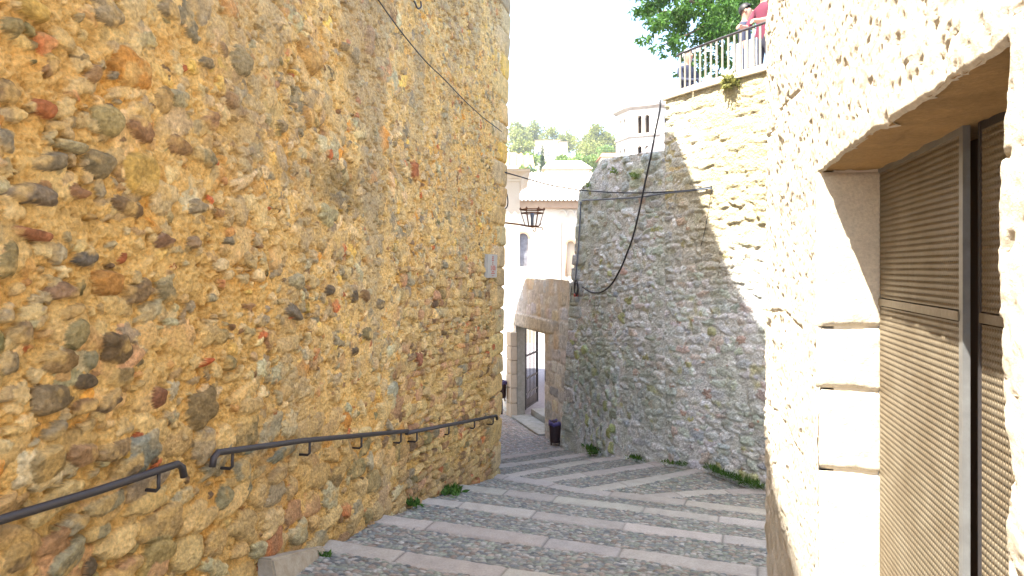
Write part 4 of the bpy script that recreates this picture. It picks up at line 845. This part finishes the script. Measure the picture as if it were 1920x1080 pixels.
# weeds
def weed(pts, label, m, n, size, asp, name="weed", group="weeds at the wall foot", up=1.6, spread=.06):
    root = None; c = np.mean([np.array(p) for p in pts], 0); g = np.random.default_rng(int(abs(c[0] * 1000)) + n)
    t = np.linspace(0, len(pts) - 1, n); pa = np.array(pts, float); base = np.stack([np.interp(t, np.arange(len(pts)), pa[:, k]) for k in range(3)], -1) + np.clip(g.normal(0, 1, (n, 3)), -1.5, 1.5) * np.array([spread, spread, spread * .3]) * .75
    o = leaves(name, base, np.array([-.15, -.3, up]), size, asp, m, None, n); tag(o, label, "weed", group); return o
def foot(u, v): q = GW.pt(u, v, .07); return tuple(q)
weed([foot(u, v) for u, v in ((1100, 838), (1108, 845), (1118, 850), (1112, 840))], "leafy green weed at the grey wall foot, nearest the litter bin", M['weed'], 190, .085, .35)
weed([foot(u, v) for u, v in ((1180, 857), (1192, 860), (1203, 862))], "small green weed tuft in the middle of the grey wall foot", M['weed'], 130, .065, .3, spread=.045)
weed([foot(u, v) for u, v in ((1245, 866), (1262, 870), (1290, 872))], "thin sparse weeds on the grey wall foot between two larger tufts", M['weed'], 130, .055, .3, spread=.045)
weed([foot(u, v) for u, v in ((1326, 876), (1340, 882), (1355, 888), (1372, 895), (1390, 902), (1410, 908), (1428, 914))], "long grassy weed strip at the grey wall foot beside the sunlit house", M['weed'], 900, .085, .12, spread=.06)
weed([Lp(848, 925, .08), Lp(855, 920, .08), Lp(843, 928, .1)], "green weed clump at the ochre wall foot, the largest there", M['weed'], 170, .085, .35)
weed([Lp(777, 950, .07), Lp(775, 945, .07)], "small green weed at the ochre wall foot beside a step edge", M['weed'], 60, .07, .35, spread=.04)
weed([Lp(612, 1042, .12), Lp(606, 1046, .1)], "tiny weed on the cobbles at the bottom beside the kerb stone", M['weed'], 26, .05, .35, spread=.025)
weed([tuple(GW.pos(np.array(q), z, .05)) for q, z in ((2.95, 2.5), (3.05, 2.55), (3.0, 2.62), (3.1, 2.48))], "yellowish bush sprouting from the coping under the railing", M['dryweed'], 420, .085, .3, spread=.07, group="plants rooted in the grey wall", up=.6)
for (u, v, lab, n) in [(1150, 318, "green tuft growing at the top of the low grey wall", 70), (1190, 328, "green tuft on the grey wall just left of the hanging cable", 80), (1100, 345, "moss tuft on the lit upper left corner of the grey wall", 60)]:
    weed([Gp(u, v, .04), Gp(u + 5, v + 4, .04)], lab, M['bush'], n, .06, .4, group="plants rooted in the grey wall", up=.3)
# ------------------------------------------------------------------ 12. house with tiled eave beyond the corner
def tiles(x0, x1, y0, z0, y1, z1, pitch, name, m, parent, amp=.05, rows=8):
    nx = max(int((x1 - x0) / pitch * 10), 8); xs = np.linspace(x0, x1, nx); t = np.linspace(0, 1, rows * 4)
    Xg, Tg = np.meshgrid(xs, t); ph = (Xg - x0) / pitch * 2 * math.pi; prof = np.where(np.cos(ph) > 0, np.abs(np.cos(ph)) ** .7, -.6 * np.abs(np.cos(ph)) ** .7) * amp
    lap = (.02 * (1 - ((Tg * rows) % 1)))
    Pq = np.stack([Xg + .006 * fbm(Xg, Tg, 9, 3, 2), y0 + (y1 - y0) * Tg, z0 + (z1 - z0) * Tg + prof + lap], -1)
    und = Pq[0].copy(); und[:, 2] -= .022; Pq = np.concatenate([Pq[::-1], und[None]], 0)
    return link(name, gridmesh(name, Pq), m, parent)
EY = 20.0; ehx = at(974.5, 500, EY)[0]
eh = empty("tiled_house", (-1.6, EY + 1.5, -3.85)); tag(eh, "pale house corner with ochre roof tiles showing past the ochre wall", "house")
MB().box(((ehx - 4) / 2, EY + 2.0, -.7), (ehx + 4, 4.0, 6.5)).build("wall", M['church'], eh)
zc = at(960, 335, EY)[2]
mb = MB(); prof = [(0, zc - .08), (.03, zc - .08), (.03, zc), (.06, zc), (.08, zc + .06), (.14, zc + .12), (.24, zc + .17), (.30, zc + .19), (.30, zc + .25), (-.5, zc + .25), (-.5, zc - .08)]
ra_, rb_ = [], []
for (o_, z) in prof:
    ra_.append(mb.bm.verts.new((-4, EY - o_, z))); rb_.append(mb.bm.verts.new((ehx + o_, EY - o_, z)))
rc_ = [mb.bm.verts.new((ehx + o_, EY + 4, z)) for o_, z in prof]
for k in range(len(prof)):
    k1 = (k + 1) % len(prof); mb.bm.faces.new((ra_[k], ra_[k1], rb_[k1], rb_[k])); mb.bm.faces.new((rb_[k], rb_[k1], rc_[k1], rc_[k]))
mb.build("cornice", M['cream'], eh)
tiles(-3.4, ehx + .42, EY - .45, zc + .30, EY + 1.6, zc + .95, .205, "roof", M['tile_yellow'], eh, .055, 6)
# ------------------------------------------------------------------ 13. church and tower
def arch(cx, z0, z1, hw, n=10):
    zs = z1 - hw; return [(cx - hw, z0), (cx + hw, z0)] + [(cx + hw * math.cos(a), zs + hw * math.sin(a)) for a in np.linspace(0, math.pi, n)]
CY = 35.0; church = empty("church", (2.5, CY + 4, -3.9)); tag(church, "bright sunlit church with arched windows and a pale tiled roof", "church")
px2 = lambda u: (u - 960) / F * CY
pz2 = lambda v: (VH - v) / F * CY
fc = lambda x, z, h: (x, CY - h, z)
w1 = arch(px2(980.5), pz2(500), pz2(437), .27); w2 = arch(px2(1070), pz2(518), pz2(452), .19)
MB().poly([(-4, -4), (8, -4), (8, pz2(378)), (-4, pz2(378))], [w1, w2], fc, .45).build("wall", M['church'], church)
for w_, m_ in ((w1, M['pane']), (w2, M['church'])):
    fr = MB(); cx = (w_[0][0] + w_[1][0]) / 2; hw = (w_[1][0] - w_[0][0]) / 2; z0 = w_[0][1]; z1 = max(q[1] for q in w_)
    fr.poly(arch(cx, z0 + (.0 if m_ is M['pane'] else .9), z1 + .11, hw + .11, 14), [arch(cx, z0 + .004 + (.0 if m_ is M['pane'] else .9), z1, hw, 14)] if False else [], lambda x, z, h: (x, CY + .16 - h, z), .04) if False else None
    ring = []
    zs = z1 - hw
    for a in np.linspace(0, math.pi, 15): ring.append((a,))
    for k in range(14):
        a0, a1 = k * math.pi / 14, (k + 1) * math.pi / 14; ri, ro = hw - .002, hw + .11
        fr.poly([(cx + ri * math.cos(a0), zs + ri * math.sin(a0)), (cx + ro * math.cos(a0), zs + ro * math.sin(a0)), (cx + ro * math.cos(a1), zs + ro * math.sin(a1)), (cx + ri * math.cos(a1), zs + ri * math.sin(a1))], [], lambda x, z, h: (x, CY - .03 - h, z), .05)
    fo = fr.build("window", M['arch_stone'], church)
    MB().poly([(cx - hw - .05, z0 - .05), (cx + hw + .05, z0 - .05), (cx + hw + .05, z1 + .05), (cx - hw - .05, z1 + .05)], [], lambda x, z, h: (x, CY + .24 - h, z), .04).build("pane", m_, fo)
    if m_ is not M['pane']:
        for sx in (-1, 1): MB().tube([(cx + sx * (hw + .05), CY - .03, z0), (cx + sx * (hw + .05), CY - .03, zs)], .05, 8).build("colonnette", M['arch_stone'], fo)
mb = MB(); mb.box((2, CY - .1, (pz2(378) + pz2(391)) / 2), (12, .3, pz2(378) - pz2(391)), None, .03); mb.build("cornice", M['arch_stone'], church)
mb = MB(); 
for k in range(9):                                            # blind arcade and its flat pilaster
    cx = px2(1054) + k * .42
    for j in range(10):
        a0, a1 = j * math.pi / 10, (j + 1) * math.pi / 10; ri, ro = .13, .2; zs = pz2(392) - .16 - .06
        mb.poly([(cx + ri * math.cos(a0), zs + ri * math.sin(a0)), (cx + ro * math.cos(a0), zs + ro * math.sin(a0)), (cx + ro * math.cos(a1), zs + ro * math.sin(a1)), (cx + ri * math.cos(a1), zs + ri * math.sin(a1))], [], lambda x, z, h: (x, CY - .08 - h, z), .07)
    mb.box((cx + .21, CY - .05, zs - .06), (.09, .1, .12))
mb.build("blind_arcade", M['church'], church)
MB().box((px2(1043), CY - .04, -.4), (.45, .08, pz2(391) * 2 - .6)).build("pilaster", M['church'], church)
tiles(-4, 8, CY - .45, pz2(377), CY + 6.5, at(0, 324, CY + 6.5)[2], .2, "roof", M['tile'], church, .05, 14)
MB().box((2, CY + 6.8, .7), (12, .5, at(0, 327, CY + 6.5)[2] * 2 - 1.6)).build("rear_wall", M['church'], church)
# octagonal tower
tower = empty("bell_tower", (9.56, 46.6, -3.9)); tag(tower, "octagonal stone bell tower with paired arched openings above the grey wall", "tower")
TC = Vector((9.56, 46.6, 0)); TR_ = 2.44; ap = TR_ * math.cos(math.pi / 8); side = 2 * TR_ * math.sin(math.pi / 8); zT = at(0, 200, 45)[2]
wl = MB()
for k in range(8):
    ph = math.radians(26) + k * math.pi / 4; nrm = Vector((-math.sin(ph), -math.cos(ph), 0)); tan = Vector((math.cos(ph), -math.sin(ph), 0))
    ft = lambda x, z, h, nrm=nrm, tan=tan: tuple(TC + nrm * (ap + h) + tan * x + Vector((0, 0, z)))
    hs = []
    for (z0, z1, hw) in ((at(0, 252, 45)[2], at(0, 218, 45)[2], .15), (at(0, 305, 45)[2], at(0, 275, 45)[2], .15)):
        for sx in (-.25, .25): hs.append(arch(sx, z0, z1, hw, 8))
    wl.poly([(-side / 2, -4), (side / 2, -4), (side / 2, zT), (-side / 2, zT)], hs, ft, .35)
wl.build("wall", M['tower_stone'], tower)
MB().lathe([(ap - .4, -4), (ap - .4, zT - .1)], TC, 8).build("dark_lining", M['dark'], tower)  # dark lining standing in for the shade inside the openings
def octring(r0, r1, z0, z1, name, m_, apex=None):
    b_ = MB(); V = lambda r, z: [b_.bm.verts.new(tuple(TC + Vector((-math.sin(math.radians(26 + 22.5 + 45 * k)) * r, -math.cos(math.radians(26 + 22.5 + 45 * k)) * r, z)))) for k in range(8)]
    L = [V(r0, z0), V(r1, z0 + (z1 - z0) * .5), V(r1, z1)]
    if apex is not None: L.append(V(.05, apex))
    for a, b in zip(L[:-1], L[1:]):
        for k in range(8): b_.bm.faces.new((a[k], a[(k + 1) % 8], b[(k + 1) % 8], b[k]))
    b_.bm.faces.new(L[-1]); b_.bm.faces.new(L[0][::-1]); return b_.build(name, m_, tower)
octring(TR_ + .02, TR_ + .1, at(0, 260, 45)[2], at(0, 255, 45)[2], "string_course", M['tower_roof']); octring(TR_ + .02, TR_ + .28, zT - .25, zT + .05, "roof", M['tower_roof'], zT + .9)
# ------------------------------------------------------------------ 14. hillside beyond: houses and trees
def block(name, u0, u1, v0, v1, Y, label, roofm, dep=6, cat="house", hip=.9, windows=0):
    x0, x1 = at(u0, 0, Y)[0], at(u1, 0, Y)[0]; zt = at(0, v0, Y)[2]; zb = min(at(0, v1, Y)[2], hill_z((x0 + x1) / 2, Y)) - 1.5
    root = empty(name, ((x0 + x1) / 2, Y + dep / 2, zb)); tag(root, label, cat)
    MB().box(((x0 + x1) / 2, Y + dep / 2, (zt + zb) / 2), (x1 - x0, dep, zt - zb)).build("wall", M['church'], root)
    b_ = MB(); e = .3; c = [(x0 - e, Y - e), (x1 + e, Y - e), (x1 + e, Y + dep + e), (x0 - e, Y + dep + e)]
    lo = [b_.bm.verts.new((x, y, zt - .02)) for x, y in c]; r0 = b_.bm.verts.new((x0 + (x1 - x0) * .12, Y + dep / 2, zt + hip)); r1 = b_.bm.verts.new((x1 - (x1 - x0) * .12, Y + dep / 2, zt + hip))
    b_.bm.faces.new((lo[0], lo[1], r1, r0)); b_.bm.faces.new((lo[2], lo[3], r0, r1)); b_.bm.faces.new((lo[1], lo[2], r1)); b_.bm.faces.new((lo[3], lo[0], r0)); b_.bm.faces.new(lo[::-1]); b_.build("roof", roofm, root)
    for k in range(windows):
        xx = x0 + (x1 - x0) * (k + .5) / windows; MB().box((xx, Y - .02, zb + (zt - zb) * .72), (.9, .12, 1.2)).build("window", M['pane'], root)
block("villa", 1004, 1050, 262, 292, 170, "white villa among the pines on the hillside", M['tile'], 8, hip=.6, windows=3)
block("villa", 1049, 1064, 265, 296, 168, "narrow white annex beside the white villa on the hillside", M['tile'], 6, hip=.3)
block("red_roofed_house", 1128, 1172, 294, 320, 110, "low house with a red roof left of the bell tower", M['tile_red'], 6, hip=1.1, windows=2)
block("red_roofed_house", 930, 972, 291, 320, 120, "red roofed house showing above the ochre tiled eave", M['tile_red'], 6, hip=1.0, windows=2)
block("pale_house", 1022, 1105, 316, 345, 62, "pale low roof rising behind the church roof ridge", M['tile'], 5, hip=1.1)
def tree_far(u, v0, v1, Y, wpx, label, kind, seed):
    g = np.random.default_rng(seed); p = at(u, v1, Y); zb = hill_z(p[0], Y) - .3; zt = at(u, v0, Y)[2]; r = wpx / 2 / F * Y; H = zt - at(u, v1, Y)[2]
    root = empty({'pine': "pine_tree", 'bush': "broadleaf_tree", 'cyp': "cypress_tree"}[kind], (p[0], Y, zb)); tag(root, label, "tree", {'pine': "pines on the hillside", 'bush': "broadleaf trees below the pines", 'cyp': None}[kind])
    bl = []
    if kind == 'cyp':
        for k in range(22):
            f = k / 21; bl.append((p[0] + g.normal(0, r * .1), Y + g.normal(0, r * .1), zt - H * f, r * (.25 + .85 * min(f * 1.6, 1)) * .9, r * (.3 + .8 * min(f * 1.6, 1)), H * .06))
        n, sz, m_ = 2600, .035 * H, M['cypress']
    else:
        for k in range(16):
            a = g.random() * 6.28; q = g.random() ** .6; zc = zt - H * (.18 + .5 * g.random() * (1 if kind == 'pine' else 1.3)) - H * .22 * q
            bl.append((p[0] + math.cos(a) * r * .75 * q, Y + math.sin(a) * r * .75 * q, zc, r * g.uniform(.22, .42), r * g.uniform(.22, .42), H * g.uniform(.1, .19)))
        n, sz, m_ = 3000, r * .16, M['pine'] if kind == 'pine' else M['bush']
    pts, nv = blobpts(bl, n, seed, .35); leaves("crown", pts, nv * .8 + np.array([0, 0, .4]), sz, .55, m_, root, seed, -.1)
    t_ = MB(); hub = Vector((p[0], Y, zt - H * .55)); t_.tube([(p[0] + r * .1, Y, zb), hub], r * .06, 7, rr=[r * .07, r * .045])
    for b in bl[::3]: t_.tube([hub, b[:3]], r * .03, 5, rr=[r * .035, r * .012])
    t_.build("trunk", M['bark'], root)
TL = [(968, 219, 300, 205, 62, 'pine', "pine at the left end of the hillside, next to the ochre wall"), (1000, 214, 285, 215, 52, 'pine', "broad pine above the left end of the white villa"), (1036, 226, 290, 210, 50, 'pine', "pine directly above the white villa"), (1068, 232, 295, 205, 46, 'pine', "pine over the right end of the white villa"),
 (1095, 228, 300, 190, 44, 'pine', "pine between the villa and the tallest hillside pine"), (1122, 220, 295, 185, 62, 'pine', "tall rounded pine, the highest right of the villa"), (1152, 240, 300, 190, 46, 'pine', "pine close to the left edge of the bell tower"), (1112, 250, 310, 160, 56, 'pine', "lower pine in front of the tallest hillside pine"), (980, 245, 305, 170, 56, 'pine', "lower pine under the left end of the hill line"),
 (990, 285, 322, 130, 60, 'bush', "light green tree just left of the dark cypress"), (1050, 284, 325, 120, 70, 'bush', "light green tree under the white villa"), (1085, 276, 325, 115, 66, 'bush', "light green tree in front of the lower pines"), (1112, 280, 325, 125, 50, 'bush', "light green tree beside the red roof by the tower"), (1140, 262, 305, 150, 52, 'bush', "light green tree behind the red roof by the tower"), (1030, 300, 330, 100, 40, 'bush', "small light green shrub right of the cypress"),
 (1017, 272, 325, 90, 11, 'cyp', "slim dark cypress behind the church roof")]
for k, (u, v0, v1, Y, wp, kd, lab) in enumerate(TL): tree_far(u, v0, v1, Y, wp, lab, kd, 60 + k)

# ------------------------------------------------------------------ haze
hm = bpy.data.materials.new("haze"); hm.use_nodes = True; N = hm.node_tree.nodes; N.remove(N["Principled BSDF"]); pv = N.new("ShaderNodeVolumePrincipled")
pv.inputs["Color"].default_value = (.93, .95, 1, 1); pv.inputs["Density"].default_value = .0006; pv.inputs["Anisotropy"].default_value = .3
hm.node_tree.links.new(pv.outputs[0], N["Material Output"].inputs["Volume"])
o = MB().box((0, 195, 30), (620, 470, 76)).build("haze", hm); tag(o, kind='stuff')
